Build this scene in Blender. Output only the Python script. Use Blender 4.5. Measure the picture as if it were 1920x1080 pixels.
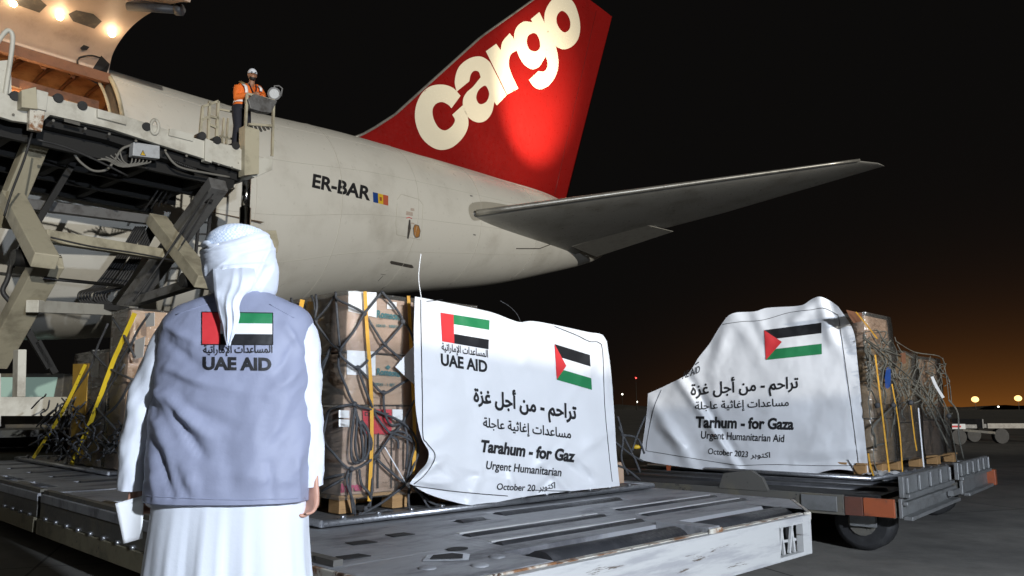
import bpy, bmesh, math, random
from math import sin, cos, pi, radians, atan2, sqrt, exp
from mathutils import Vector, Matrix, noise
from mathutils.bvhtree import BVHTree
from mathutils.geometry import tessellate_polygon, delaunay_2d_cdt
random.seed(7)
scene = bpy.context.scene
for o in list(bpy.data.objects): bpy.data.objects.remove(o)
COL = scene.collection

# ------------------------------------------------------------------ camera, sky, lamps, exposure
FPX, PIT, CAMH = 1920*28/36, 0.15, 1.15
cd = bpy.data.cameras.new('camera'); cd.lens = 28; cd.sensor_width = 36; cd.clip_start = .05; cd.clip_end = 6000
cam = bpy.data.objects.new('camera', cd); COL.objects.link(cam)
cam.location = (0, 0, CAMH); cam.rotation_euler = (pi/2+PIT, 0, 0)
scene.camera = cam

SUN_AZ, SUN_EL = radians(150), radians(5)          # towards the floodlights: clockwise from +Y, above the horizon
world = bpy.data.worlds.new('World'); scene.world = world; world.use_nodes = True
wn, wl = world.node_tree.nodes, world.node_tree.links
for n in list(wn): wn.remove(n)
wo = wn.new('ShaderNodeOutputWorld'); bg = wn.new('ShaderNodeBackground')
sky = wn.new('ShaderNodeTexSky'); sky.sky_type = 'NISHITA'; sky.sun_disc = False
sky.sun_elevation = radians(-6); sky.sun_rotation = SUN_AZ
def wmath(op, a, b=None, c=None):
    n = wn.new('ShaderNodeMath'); n.operation = op
    for i, v in enumerate((a, b, c)):
        if v is None: continue
        if isinstance(v, (int, float)): n.inputs[i].default_value = v
        else: wl.new(v, n.inputs[i])
    return n.outputs[0]
tc = wn.new('ShaderNodeTexCoord')
sep = wn.new('ShaderNodeSeparateXYZ'); wl.new(tc.outputs['Generated'], sep.inputs[0])
GA = radians(33)
az = wmath('ADD', wmath('MULTIPLY', sep.outputs[0], sin(GA)), wmath('MULTIPLY', sep.outputs[1], cos(GA)))
az = wmath('POWER', wmath('MAXIMUM', az, 0.0), 26.0)
el = wmath('MAXIMUM', sep.outputs[2], 0.0)
g1 = wmath('MULTIPLY', wmath('POWER', 2.718, wmath('MULTIPLY', el, -23.0)), az)
g2 = wmath('MULTIPLY', wmath('POWER', 2.718, wmath('MULTIPLY', el, -6.0)), az)
def wcol(fac, col):
    m = wn.new('ShaderNodeVectorMath'); m.operation = 'SCALE'; m.inputs[0].default_value = col; wl.new(fac, m.inputs['Scale']); return m.outputs[0]
def wadd(a, b):
    m = wn.new('ShaderNodeVectorMath'); m.operation = 'ADD'; wl.new(a, m.inputs[0])
    if isinstance(b, tuple): m.inputs[1].default_value = b
    else: wl.new(b, m.inputs[1])
    return m.outputs[0]
nsk = wn.new('ShaderNodeVectorMath'); nsk.operation = 'SCALE'; nsk.inputs['Scale'].default_value = .08; wl.new(sky.outputs[0], nsk.inputs[0])
tot = wadd(wadd(wcol(g1, (1.5, .50, .06)), wcol(g2, (.05, .021, .008))), (.036, .033, .031))
tot = wadd(tot, nsk.outputs[0])
wl.new(tot, bg.inputs['Color']); bg.inputs['Strength'].default_value = .1
wl.new(bg.outputs[0], wo.inputs[0])

def lamp(name, kind, loc, energy, color, aim=None, **kw):
    l = bpy.data.lights.new(name, kind); l.energy = energy; l.color = color
    for k, v in kw.items(): setattr(l, k, v)
    o = bpy.data.objects.new(name, l); COL.objects.link(o); o.location = loc
    if aim is not None: o.rotation_euler = (Vector(aim)-Vector(loc)).to_track_quat('-Z', 'Y').to_euler()
    return o
sd = Vector((sin(SUN_AZ)*cos(SUN_EL), cos(SUN_AZ)*cos(SUN_EL), sin(SUN_EL)))
lamp('sun', 'SUN', sd*50, 2.0, (1, .94, .83), (0, 0, 0), angle=radians(.5))
lamp('photographers_flash', 'SPOT', (5.4, -4.2, 3.5), 6500, (.80, .88, 1), (1.0, 6, 1.2), spot_size=radians(120), spot_blend=.6, shadow_soft_size=.14)
vs = scene.view_settings
vs.view_transform = 'Standard'; vs.look = 'None'; vs.exposure = 0; vs.gamma = 1; vs.use_curve_mapping = False

# ------------------------------------------------------------------ helpers
CP = Vector((0, 0, CAMH))
def ray(px, py):
    x = (px-960)/FPX; v = (540-py)/FPX; c, s = cos(PIT), sin(PIT)
    return Vector((x, c-v*s, s+v*c))
def onp(px, py, p0, n):
    r = ray(px, py); p0 = Vector(p0); n = Vector(n)
    return CP + r*((p0-CP).dot(n)/r.dot(n))
def atz(px, py, z): return onp(px, py, (0, 0, z), (0, 0, 1))
Z = Vector((0, 0, 1))
U = Vector((.7071, .7071, 0)); V = Vector((-.7071, .7071, 0))
def uvz(u, v, z): return U*u+V*v+Z*z
TH = .854; T0 = Vector((-.951, 31.09, 0))
AX = Vector((cos(TH), sin(TH), 0)); PORT = Vector((sin(TH), -cos(TH), 0))
def air(s, b, z): return T0+AX*s+PORT*b+Z*z

class MB:
    def __init__(self): self.v = []; self.f = []; self.m = []; self.mi = 0; self.sm = []; self.smooth = False
    def add(self, vs, fs, smooth=None):
        n = len(self.v); self.v += [Vector(p) for p in vs]
        for f in fs:
            self.f.append([i+n for i in f]); self.m.append(self.mi); self.sm.append(self.smooth if smooth is None else smooth)
        return self
    def hexa(self, p):                                   # 8 corners: bottom 0-3, top 4-7
        return self.add(p, [(3, 2, 1, 0), (4, 5, 6, 7), (0, 1, 5, 4), (1, 2, 6, 5), (2, 3, 7, 6), (3, 0, 4, 7)], False)
    def obox(self, o, a, b, c):                          # corner + three edge vectors
        o = Vector(o); return self.hexa([o, o+a, o+a+b, o+b, o+c, o+a+c, o+a+b+c, o+b+c])
    def box(self, u0, u1, v0, v1, z0, z1):               # in the pallet (u, v) frame
        return self.obox(uvz(u0, v0, z0), U*(u1-u0), V*(v1-v0), Z*(z1-z0))
    def abox(self, s0, s1, b0, b1, z0, z1):              # in the aircraft frame
        return self.obox(air(s0, b0, z0), PORT*(b1-b0), AX*(s1-s0), Z*(z1-z0))
    def xbox(self, x0, x1, y0, y1, z0, z1):
        return self.obox((x0, y0, z0), Vector((x1-x0, 0, 0)), Vector((0, y1-y0, 0)), Vector((0, 0, z1-z0)))
    def bar(self, a, b, w, h, up=Z):                     # rectangular bar a->b
        a, b = Vector(a), Vector(b); d = (b-a).normalized(); x = d.cross(Vector(up))
        if x.length < 1e-4: x = d.orthogonal()
        x.normalize(); y = x.cross(d)
        return self.obox(a-x*w/2-y*h/2, x*w, y*h, b-a)
    def tube(self, pts, r, n=8, cap=True, flat=1.0, up=None):
        pts = [Vector(p) for p in pts]; m = len(pts)
        rs = r if isinstance(r, (list, tuple)) else [r]*m
        ring = []; prev = None
        for i, p in enumerate(pts):
            d = (pts[min(i+1, m-1)]-pts[max(i-1, 0)])
            if d.length < 1e-9: d = Vector((0, 0, 1))
            d.normalize()
            if up is not None: x = d.cross(Vector(up)); x = x.normalized() if x.length > 1e-5 else d.orthogonal().normalized()
            elif prev is None: x = d.orthogonal().normalized()
            else:
                x = prev-d*prev.dot(d); x = x.normalized() if x.length > 1e-6 else d.orthogonal().normalized()
            prev = x; y = d.cross(x)
            ring += [p+x*(rs[i]*cos(2*pi*k/n))+y*(rs[i]*flat*sin(2*pi*k/n)) for k in range(n)]
        fs = [(i*n+k, i*n+(k+1) % n, (i+1)*n+(k+1) % n, (i+1)*n+k) for i in range(m-1) for k in range(n)]
        self.add(ring, fs, True)
        if cap:
            b = len(self.v)-len(ring)
            for f in ([b+k for k in range(n)][::-1], [b+(m-1)*n+k for k in range(n)]):
                self.f.append(f); self.m.append(self.mi); self.sm.append(False)
        return self
    def prism(self, poly, off):                          # planar polygon (3-D) swept by off
        n = len(poly); poly = [Vector(p) for p in poly]; off = Vector(off)
        tri = tessellate_polygon([poly]); vs = poly+[p+off for p in poly]
        fs = [tuple(t) for t in tri]+[tuple(i+n for i in t[::-1]) for t in tri]
        fs += [(i, (i+1) % n, (i+1) % n+n, i+n) for i in range(n)]
        return self.add(vs, fs, False)
    def grid(self, rows, wrap=False, smooth=True):
        n = len(rows[0]); vs = [p for r in rows for p in r]
        fs = [(i*n+k, i*n+(k+1) % n, (i+1)*n+(k+1) % n, (i+1)*n+k) for i in range(len(rows)-1) for k in range(n if wrap else n-1)]
        return self.add(vs, fs, smooth)
    def ball(self, c, rx, ry=None, rz=None, nu=16, nv=10, rot=None):
        ry = ry or rx; rz = rz or rx; c = Vector(c); rows = []
        for i in range(nv+1):
            t = pi*i/nv
            q = [Vector((rx*sin(t)*cos(2*pi*k/nu), ry*sin(t)*sin(2*pi*k/nu), rz*cos(t))) for k in range(nu)]
            rows.append([c+(rot @ p if rot else p) for p in q])
        return self.grid(rows[::-1], True)
    def bvh(self): return BVHTree.FromPolygons(self.v, self.f)
    def build(self, name, mats, parent=None, bevel=0, label=None, fixn=True):
        base = Vector((0, 0, 0)); q = parent
        while q is not None: base += q.location; q = q.parent
        me = bpy.data.meshes.new(name)
        me.from_pydata([p-base for p in self.v], [], self.f)
        for m in (mats if isinstance(mats, (list, tuple)) else [mats]): me.materials.append(m)
        me.polygons.foreach_set('material_index', self.m); me.polygons.foreach_set('use_smooth', self.sm)
        if fixn:
            bm = bmesh.new(); bm.from_mesh(me); bmesh.ops.recalc_face_normals(bm, faces=bm.faces); bm.to_mesh(me); bm.free()
        o = bpy.data.objects.new(name, me); COL.objects.link(o)
        if parent: o.parent = parent
        if bevel:
            b = o.modifiers.new('bevel', 'BEVEL'); b.width = bevel; b.segments = 2; b.limit_method = 'ANGLE'
        if label: o['label'] = label
        return o
def tag(o, label, cat, group=None):
    o['label'] = label; o['category'] = cat
    if group: o['group'] = group
    return o
def thing(name, label, cat, loc, group=None):
    o = bpy.data.objects.new(name, None); COL.objects.link(o); o.location = loc; o.empty_display_size = .2
    return tag(o, label, cat, group)
def single(name, mb, mats, loc, label, cat, group=None, bevel=0, kind=None):   # a thing that is one mesh, origin at its base
    loc = Vector(loc); mb.v = [p-loc for p in mb.v]
    o = mb.build(name, mats, None, bevel); o.location = loc
    if kind: o['kind'] = kind
    if label: tag(o, label, cat, group)
    return o

def lin(c): return tuple((x/12.92 if x <= .04045 else ((x+.055)/1.055)**2.4) for x in c)
def mat(name, col, rough=.6, metal=0, dirt=None, dscale=4, damt=.5, bump=0, bscale=60, stretch=None, spec=None, chips=None, cscale=9, cthr=.6, emit=None, estr=0, sheen=0, rot=None):
    m = bpy.data.materials.new(name); m.use_nodes = True
    nt = m.node_tree; N, L = nt.nodes, nt.links; p = N['Principled BSDF']
    p.inputs['Roughness'].default_value = rough; p.inputs['Metallic'].default_value = metal
    if spec is not None: p.inputs['Specular IOR Level'].default_value = spec
    if sheen: p.inputs['Sheen Weight'].default_value = sheen
    p.inputs['Base Color'].default_value = (*col, 1)
    t = N.new('ShaderNodeTexCoord'); mp = N.new('ShaderNodeMapping'); L.new(t.outputs['Object'], mp.inputs[0])
    if rot:
        m0 = N.new('ShaderNodeMapping'); m0.inputs['Rotation'].default_value = rot; L.new(t.outputs['Object'], m0.inputs[0]); L.new(m0.outputs[0], mp.inputs[0])
    if stretch: mp.inputs['Scale'].default_value = stretch
    def nz(scale, detail=6, rg=.6):
        n = N.new('ShaderNodeTexNoise'); n.inputs['Scale'].default_value = scale; n.inputs['Detail'].default_value = detail; n.inputs['Roughness'].default_value = rg
        L.new(mp.outputs[0], n.inputs['Vector']); return n.outputs[0]
    def ramp(src, a, b):
        r = N.new('ShaderNodeMapRange'); r.inputs[1].default_value = a; r.inputs[2].default_value = b; r.interpolation_type = 'SMOOTHSTEP'; L.new(src, r.inputs[0]); return r.outputs[0]
    def mix(f, a, b):
        x = N.new('ShaderNodeMix'); x.data_type = 'RGBA'; L.new(f, x.inputs[0])
        for i, c in ((6, a), (7, b)):
            if isinstance(c, tuple): x.inputs[i].default_value = (*c, 1)
            else: L.new(c, x.inputs[i])
        return x.outputs[2]
    c = col
    if dirt:
        f = ramp(nz(dscale, 8, .65), .45, .45+.6*(1.02-damt)); c = mix(f, c, dirt)
        f2 = nz(dscale*9, 4, .7); r = N.new('ShaderNodeMapRange'); L.new(f2, r.inputs[0]); r.inputs[1].default_value = .3; r.inputs[2].default_value = .7
        r.inputs[3].default_value = max(.02, rough-.12); r.inputs[4].default_value = min(1, rough+.12); L.new(r.outputs[0], p.inputs['Roughness'])
    if chips:
        f = ramp(nz(cscale, 10, .7), cthr, cthr+.05); c = mix(f, c, chips)
    if c is not col: L.new(c, p.inputs['Base Color'])
    if bump:
        b = N.new('ShaderNodeBump'); b.inputs['Strength'].default_value = bump; b.inputs['Distance'].default_value = .02
        L.new(nz(bscale, 5), b.inputs['Height']); L.new(b.outputs[0], p.inputs['Normal'])
    if emit:
        p.inputs['Emission Color'].default_value = (*emit, 1); p.inputs['Emission Strength'].default_value = estr
    return m

def catmull(pts, n=6, closed=False):
    pts = [Vector(p) for p in pts]; m = len(pts); out = []
    for i in range(m if closed else m-1):
        p1, p2 = pts[i], pts[(i+1) % m]
        p0 = pts[(i-1) % m] if closed or i > 0 else p1*2-p2
        p3 = pts[(i+2) % m] if closed or i+2 < m else p2*2-p1
        if (p1-p2).length < 1e-9: continue
        if (p0-p1).length < 1e-9: p0 = p1*2-p2
        if (p3-p2).length < 1e-9: p3 = p2*2-p1
        for k in range(n):
            t = k/n
            out.append(.5*((2*p1)+(p2-p0)*t+(2*p0-5*p1+4*p2-p3)*t*t+(3*p1-p0-3*p2+p3)*t*t*t))
    if not closed: out.append(pts[-1])
    return out

# lettering: outlines of Blender's own font, as 2-D contours
def contours(s, bold=0.0, res=4):
    c = bpy.data.curves.new('txt', 'FONT'); c.body = s; c.size = 1; c.resolution_u = res
    o = bpy.data.objects.new('txt', c); COL.objects.link(o)
    dg = bpy.context.evaluated_depsgraph_get(); cu = o.to_curve(dg)
    out = []
    for sp in cu.splines:
        if sp.type == 'BEZIER':
            bp = sp.bezier_points; n = len(bp); loop = []
            for i in range(n):
                a, b = bp[i], bp[(i+1) % n]
                straight = (a.handle_right-a.co).length < 1e-4 and (b.handle_left-b.co).length < 1e-4
                k = 1 if straight else res
                for j in range(k):
                    t = j/k; q = a.co*(1-t)**3+a.handle_right*3*t*(1-t)**2+b.handle_left*3*t*t*(1-t)+b.co*t**3
                    loop.append(Vector((q.x, q.y)))
        else: loop = [Vector((q.co.x, q.co.y)) for q in sp.points]
        cl = []
        for q in loop:
            if not cl or (q-cl[-1]).length > 1e-4: cl.append(q)
        if len(cl) > 2 and (cl[0]-cl[-1]).length < 1e-4: cl.pop()
        if len(cl) > 2: out.append(cl)
    o.to_curve_clear(); bpy.data.objects.remove(o); bpy.data.curves.remove(c)
    def area(l): return sum(l[i-1].x*l[i].y-l[i].x*l[i-1].y for i in range(len(l)))/2
    def inside(p, l):
        r = False
        for i in range(len(l)):
            a, b = l[i-1], l[i]
            if (a.y > p.y) != (b.y > p.y) and p.x < (b.x-a.x)*(p.y-a.y)/(b.y-a.y)+a.x: r = not r
        return r
    big = max(out, key=lambda l: abs(area(l)))
    if area(big) < 0: out = [l[::-1] for l in out]
    out = [l[::-1] if area(l) < 0 and not any(m is not l and area(m) > 0 and inside(l[0], m) for m in out) else l for l in out]
    if bold:
        for l in out:
            n = len(l); src = [p.copy() for p in l]
            for i in range(n):
                d1 = (src[i]-src[i-1]); d2 = (src[(i+1) % n]-src[i])
                n1 = Vector((d1.y, -d1.x)).normalized(); n2 = Vector((d2.y, -d2.x)).normalized()
                nn = n1+n2
                if nn.length < .2: nn = n1
                nn.normalize(); k = max(.5, nn.dot(n1)); l[i] = src[i]+nn*(bold/k)
    return [out]
def shape_text(s, p0, p1, up, bold=0, cap=.7, warp=None):
    """polygons in picture pixels; p0, p1 ends of the base line, up the cap height vector"""
    g = contours(s, bold); xs = [p.x for l in g for c in l for p in c]; x0, x1 = min(xs), max(xs)
    p0, p1, up = Vector(p0), Vector(p1), Vector(up)
    def f(p):
        t = (p.x-x0)/(x1-x0); t2 = warp(t) if warp else t
        return p0+(p1-p0)*t2+up*(p.y/cap)
    return [[[f(p) for p in c] for c in l] for l in g]
# joined Arabic: letters to their presentation forms, written right to left
AR = {'ا': 'FE8D FE8E', 'أ': 'FE83 FE84', 'إ': 'FE87 FE88', 'ب': 'FE8F FE90 FE91 FE92', 'ة': 'FE93 FE94', 'ت': 'FE95 FE96 FE97 FE98', 'ث': 'FE99 FE9A FE9B FE9C',
      'ج': 'FE9D FE9E FE9F FEA0', 'ح': 'FEA1 FEA2 FEA3 FEA4', 'د': 'FEA9 FEAA', 'ر': 'FEAD FEAE', 'ز': 'FEAF FEB0', 'س': 'FEB1 FEB2 FEB3 FEB4', 'ع': 'FEC9 FECA FECB FECC',
      'غ': 'FECD FECE FECF FED0', 'ك': 'FED9 FEDA FEDB FEDC', 'ل': 'FEDD FEDE FEDF FEE0', 'م': 'FEE1 FEE2 FEE3 FEE4', 'ن': 'FEE5 FEE6 FEE7 FEE8', 'و': 'FEED FEEE', 'ي': 'FEF1 FEF2 FEF3 FEF4', 'إل': 'FEF9 FEFA'}
def arabic(s):
    s = s.replace('لإ', '\u0001'); tab = {k: [chr(int(x, 16)) for x in v.split()] for k, v in AR.items() if len(k) == 1}; tab['\u0001'] = ['\uFEF9', '\uFEFA']
    out = []
    for i, ch in enumerate(s):
        if ch not in tab: out.append(ch); continue
        f = tab[ch]; pj = i > 0 and s[i-1] in tab and len(tab[s[i-1]]) == 4
        nj = len(f) == 4 and i+1 < len(s) and s[i+1] in tab
        out.append(f[(3 if pj else 2) if nj else (1 if pj else 0)])
    return ''.join(out[::-1])
def decal(mb, polys, hit, off=.003, maxl=7.0, lift=.00015):
    """lay picture-space polygons (filled by the non-zero rule) on the real surface hit(px, py) -> point"""
    for j, loops in enumerate(polys):
        vs, es = [], []
        for l in loops:
            n0 = len(vs); vs += [Vector((p[0], p[1])) for p in l]; es += [(n0+i, n0+(i+1) % len(l)) for i in range(len(l))]
        box_ = [(min(p[0] for p in l), max(p[0] for p in l), min(p[1] for p in l), max(p[1] for p in l)) for l in loops]
        cv, _, cf, *_r = delaunay_2d_cdt(vs, es, [], 0, 1e-5)
        bm = bmesh.new(); bv = [bm.verts.new((p.x, p.y, 0)) for p in cv]
        for f in cf:
            c = (cv[f[0]]+cv[f[1]]+cv[f[2]])/3; w = 0
            for l, bx_ in zip(loops, box_):
                if not (bx_[2] <= c.y <= bx_[3]) or c.x > bx_[1]: continue
                for i in range(len(l)):
                    a, b = l[i-1], l[i]
                    if (a[1] > c.y) != (b[1] > c.y) and c.x < (b[0]-a[0])*(c.y-a[1])/(b[1]-a[1])+a[0]: w += 1 if b[1] > a[1] else -1
            if w: bm.faces.new([bv[i] for i in f])
        bmesh.ops.delete(bm, geom=[v for v in bm.verts if not v.link_faces], context='VERTS')
        for _ in range(6):
            el_ = [e for e in bm.edges if e.calc_length() > maxl]
            if not el_: break
            bmesh.ops.subdivide_edges(bm, edges=el_, cuts=1); bmesh.ops.triangulate(bm, faces=bm.faces[:])
        bm.verts.index_update(); pts = []
        for v in bm.verts:
            h = hit(v.co.x, v.co.y); d = (CP-h).normalized(); pts.append(h+d*(off+lift*(j % 4)))
        mb.add(pts, [tuple(v.index for v in f.verts) for f in bm.faces], True); bm.free()
    return mb
def hitter(bvh, p0, n):                                  # ray on a surface, its base plane where the ray misses
    def f(px, py):
        r = ray(px, py).normalized(); h = bvh.ray_cast(CP, r)
        return h[0] if h[0] is not None else onp(px, py, p0, n)
    return f
def quad(*p): return [[list(p)]]

# ------------------------------------------------------------------ materials
M = {}
M['fuselage'] = mat('cream_fuselage_paint', (.64, .63, .58), .36, dirt=(.49, .475, .425), dscale=.5, damt=.45, bump=.02, bscale=1.2)
M['fuse_belly'] = M['fuselage']
M['fin_red'] = mat('red_tail_paint', (.235, .008, .007), .35, dirt=(.19, .007, .006), dscale=.8, damt=.4)
M['fin_letter'] = mat('cream_letter_paint', (.82, .76, .60), .4)
M['bare_metal'] = mat('worn_aluminium', (.50, .49, .45), .38, .7, dirt=(.3, .29, .26), dscale=1.5)
M['stab_grey'] = mat('grey_stabilizer_paint', (.36, .355, .33), .35, .1, dirt=(.25, .24, .21), dscale=.8, damt=.5)
M['door_lining'] = mat('pinkish_door_lining', (.52, .40, .31), .6, dirt=(.38, .28, .21), dscale=1.4, damt=.5, bump=.05, bscale=6)
M['dark_panel'] = mat('dark_recess_panel', (.06, .055, .05), .6, dirt=(.12, .10, .08), dscale=6)
M['hold'] = mat('orange_hold_lining', (.46, .28, .15), .6, dirt=(.27, .14, .07), dscale=3, damt=.6)
M['hold_dark'] = mat('rusty_red_hold_beam', (.17, .075, .04), .6, dirt=(.09, .04, .02), dscale=4)
M['loader_white'] = mat('dirty_white_loader_paint', (.55, .54, .48), .5, dirt=(.34, .32, .27), dscale=1.4, damt=.6, chips=(.09, .075, .055), cscale=11, cthr=.66, bump=.05, bscale=30)
M['loader_cream'] = mat('dirty_cream_loader_paint', (.44, .405, .30), .5, dirt=(.27, .245, .18), dscale=1.4, damt=.7, chips=(.07, .06, .05), cscale=11, cthr=.665)
M['loader_dark'] = mat('oily_dark_steel', (.016, .016, .016), .55, .3, dirt=(.012, .012, .012), dscale=3, bump=.1, bscale=20)
M['grey_steel'] = mat('grey_painted_steel', (.16, .16, .16), .5, .2, dirt=(.07, .065, .06), dscale=4, damt=.6)
M['rubber'] = mat('black_rubber', (.018, .018, .019), .6, dirt=(.04, .04, .04), dscale=5, bump=.05)
M['chrome'] = mat('chromed_piston', (.6, .6, .6), .15, 1)
M['deck'] = mat('scuffed_grey_deck', (.32, .325, .34), .55, .15, dirt=(.10, .10, .11), dscale=2.5, damt=.6, bump=.12, bscale=45, rot=(0, 0, radians(-45)), stretch=(.6, 1.6, 1), chips=(.40, .40, .41), cscale=10, cthr=.67)
M['deck_white'] = mat('scratched_white_paint', (.50, .50, .49), .5, dirt=(.36, .36, .37), dscale=3.5, damt=.75, rot=(0, 0, radians(-45)), stretch=(.35, 1, 3.2), chips=(.10, .075, .055), cscale=5, cthr=.60, bump=.06, bscale=40)
M['rust_white'] = mat('rust_stained_white_paint', (.58, .55, .48), .55, dirt=(.22, .10, .04), dscale=7, damt=.75, chips=(.07, .035, .02), cscale=11, cthr=.56, bump=.1, bscale=50)
M['side_dark'] = mat('grimy_dark_side', (.10, .095, .085), .6, dirt=(.17, .15, .10), dscale=3, damt=.5, chips=(.03, .03, .03), cscale=8, cthr=.6)
M['side_yellow'] = mat('grimy_yellowish_side', (.26, .23, .15), .6, dirt=(.11, .10, .07), dscale=3, damt=.6, chips=(.04, .035, .03), cscale=8, cthr=.6)
M['roller'] = mat('black_deck_roller', (.035, .036, .04), .45, dirt=(.075, .075, .08), dscale=6, damt=.5, bump=.06, bscale=60)
M['black_slot'] = mat('black_void_shade_steel', (.010, .010, .010), .8)  # near-black stands in for the shade in voids and under the loader
M['alu'] = mat('aluminium_pallet_edge', (.42, .43, .45), .35, .85, dirt=(.22, .22, .23), dscale=8, bump=.08, bscale=50)
M['galv'] = mat('galvanized_steel', (.25, .255, .255), .45, .5, dirt=(.18, .18, .175), dscale=5, damt=.6, bump=.06, bscale=30)
M['orange'] = mat('faded_orange_paint', (.32, .08, .03), .5, dirt=(.16, .055, .03), dscale=7, damt=.6, chips=(.06, .05, .05), cscale=14, cthr=.6)
M['card'] = mat('brown_cardboard', (.43, .30, .225), .75, dirt=(.31, .21, .14), dscale=5, damt=.5, bump=.06, bscale=25)
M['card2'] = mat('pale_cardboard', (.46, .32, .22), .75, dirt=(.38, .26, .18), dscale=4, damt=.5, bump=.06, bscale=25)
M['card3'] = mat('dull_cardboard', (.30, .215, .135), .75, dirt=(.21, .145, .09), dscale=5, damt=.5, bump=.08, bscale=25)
M['wood'] = mat('pine_pallet_wood', (.38, .22, .09), .7, dirt=(.22, .12, .05), dscale=6, stretch=(1, 1, 6), bump=.1)
M['paper'] = mat('white_paper', (.80, .81, .82), .8, bump=.03, bscale=8)
M['red_sticker'] = mat('red_sticker', (.55, .03, .05), .5)
M['teal_print'] = mat('teal_print', (.03, .15, .16), .6)
M['pink_print'] = mat('pink_print', (.45, .05, .12), .6)
M['ink'] = mat('black_ink', (.012, .012, .014), .6)
M['flag_red'] = mat('flag_red', (.62, .035, .04), .6)
M['flag_green'] = mat('flag_green', (.015, .20, .07), .6)
M['flag_black'] = mat('flag_black', (.012, .012, .014), .5)
M['flag_white'] = mat('flag_white', (.80, .80, .80), .6)
M['flag_blue'] = mat('flag_blue', (.01, .05, .22), .5)
M['flag_yellow'] = mat('flag_yellow', (.65, .42, .03), .5)
M['flag_pale_red'] = mat('flag_pale_red', (.45, .10, .05), .5)
M['banner'] = mat('white_vinyl_banner', (.74, .75, .77), .42, bump=.05, bscale=5)
M['rope'] = mat('dark_net_rope', (.05, .052, .056), .7, dirt=(.10, .10, .105), dscale=30, bump=.3, bscale=140)
M['rope_pale'] = mat('greyish_net_webbing', (.10, .098, .082), .7, dirt=(.19, .175, .14), dscale=12, damt=.6, bump=.2, bscale=120)
M['strap'] = mat('yellow_strap', (.70, .36, .03), .6, dirt=(.45, .22, .02), dscale=14)
M['tape_yellow'] = mat('yellow_black_tape', (.72, .52, .03), .5, chips=(.03, .03, .02), cscale=11, cthr=.58)
M['thobe'] = mat('white_thobe_cotton', (.68, .71, .765), .8, bump=.07, bscale=18, sheen=.1)
M['vest'] = mat('grey_blue_vest_nylon', (.265, .285, .385), .6, bump=.10, bscale=22)
M['scarf'] = mat('white_headscarf_cotton', (.68, .715, .785), .9, bump=.06, bscale=120)
M['skin'] = mat('skin', (.52, .28, .20), .5)
M['skin_dark'] = mat('tanned_skin', (.34, .17, .10), .5)
M['hair'] = mat('black_hair', (.012, .010, .009), .6, bump=.4, bscale=80)
M['hivis'] = mat('orange_hivis_cloth', (.80, .17, .02), .7, bump=.1, bscale=12)
M['reflective'] = mat('silver_reflective_tape', (.82, .82, .82), .35)
M['reflective_dull'] = mat('olive_tape_edge', (.20, .16, .08), .6)
M['navy'] = mat('dark_navy_cloth', (.012, .013, .022), .8, bump=.1, bscale=12)
M['lamp_lit'] = mat('lit_lamp', (1, .9, .7), .4, emit=(1, .80, .50), estr=22)
M['sodium'] = mat('lit_sodium_lamp', (1, .6, .2), .4, emit=(1, .58, .20), estr=2.6)
M['small_white'] = mat('lit_white_lamp', (1, 1, 1), .4, emit=(1, .95, .8), estr=5)
M['small_red'] = mat('lit_red_lamp', (1, .1, .1), .4, emit=(1, .06, .05), estr=4)
M['glass'] = mat('lamp_glass', (.55, .58, .60), .12, emit=(1, .95, .85), estr=.05)
M['win_glass'] = mat('greenish_cab_glass', (.10, .15, .13), .1)
M['far_dark'] = mat('distant_scrub', (.02, .018, .013), .9, dirt=(.03, .028, .02), dscale=.05)
M['blue_film'] = mat('blue_plastic', (.02, .06, .22), .35)

# cloth of the cap: fine woven check
m = M['cap_weave'] = mat('bluish_woven_check', (.70, .78, .92), .8)
nt = m.node_tree; ck = nt.nodes.new('ShaderNodeTexChecker'); ck.inputs['Scale'].default_value = 130
ck.inputs[1].default_value = (.80, .87, .98, 1); ck.inputs[2].default_value = (.56, .66, .82, 1)
t = nt.nodes.new('ShaderNodeTexCoord'); nt.links.new(t.outputs['Object'], ck.inputs[0]); nt.links.new(ck.outputs[0], nt.nodes['Principled BSDF'].inputs['Base Color'])
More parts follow.
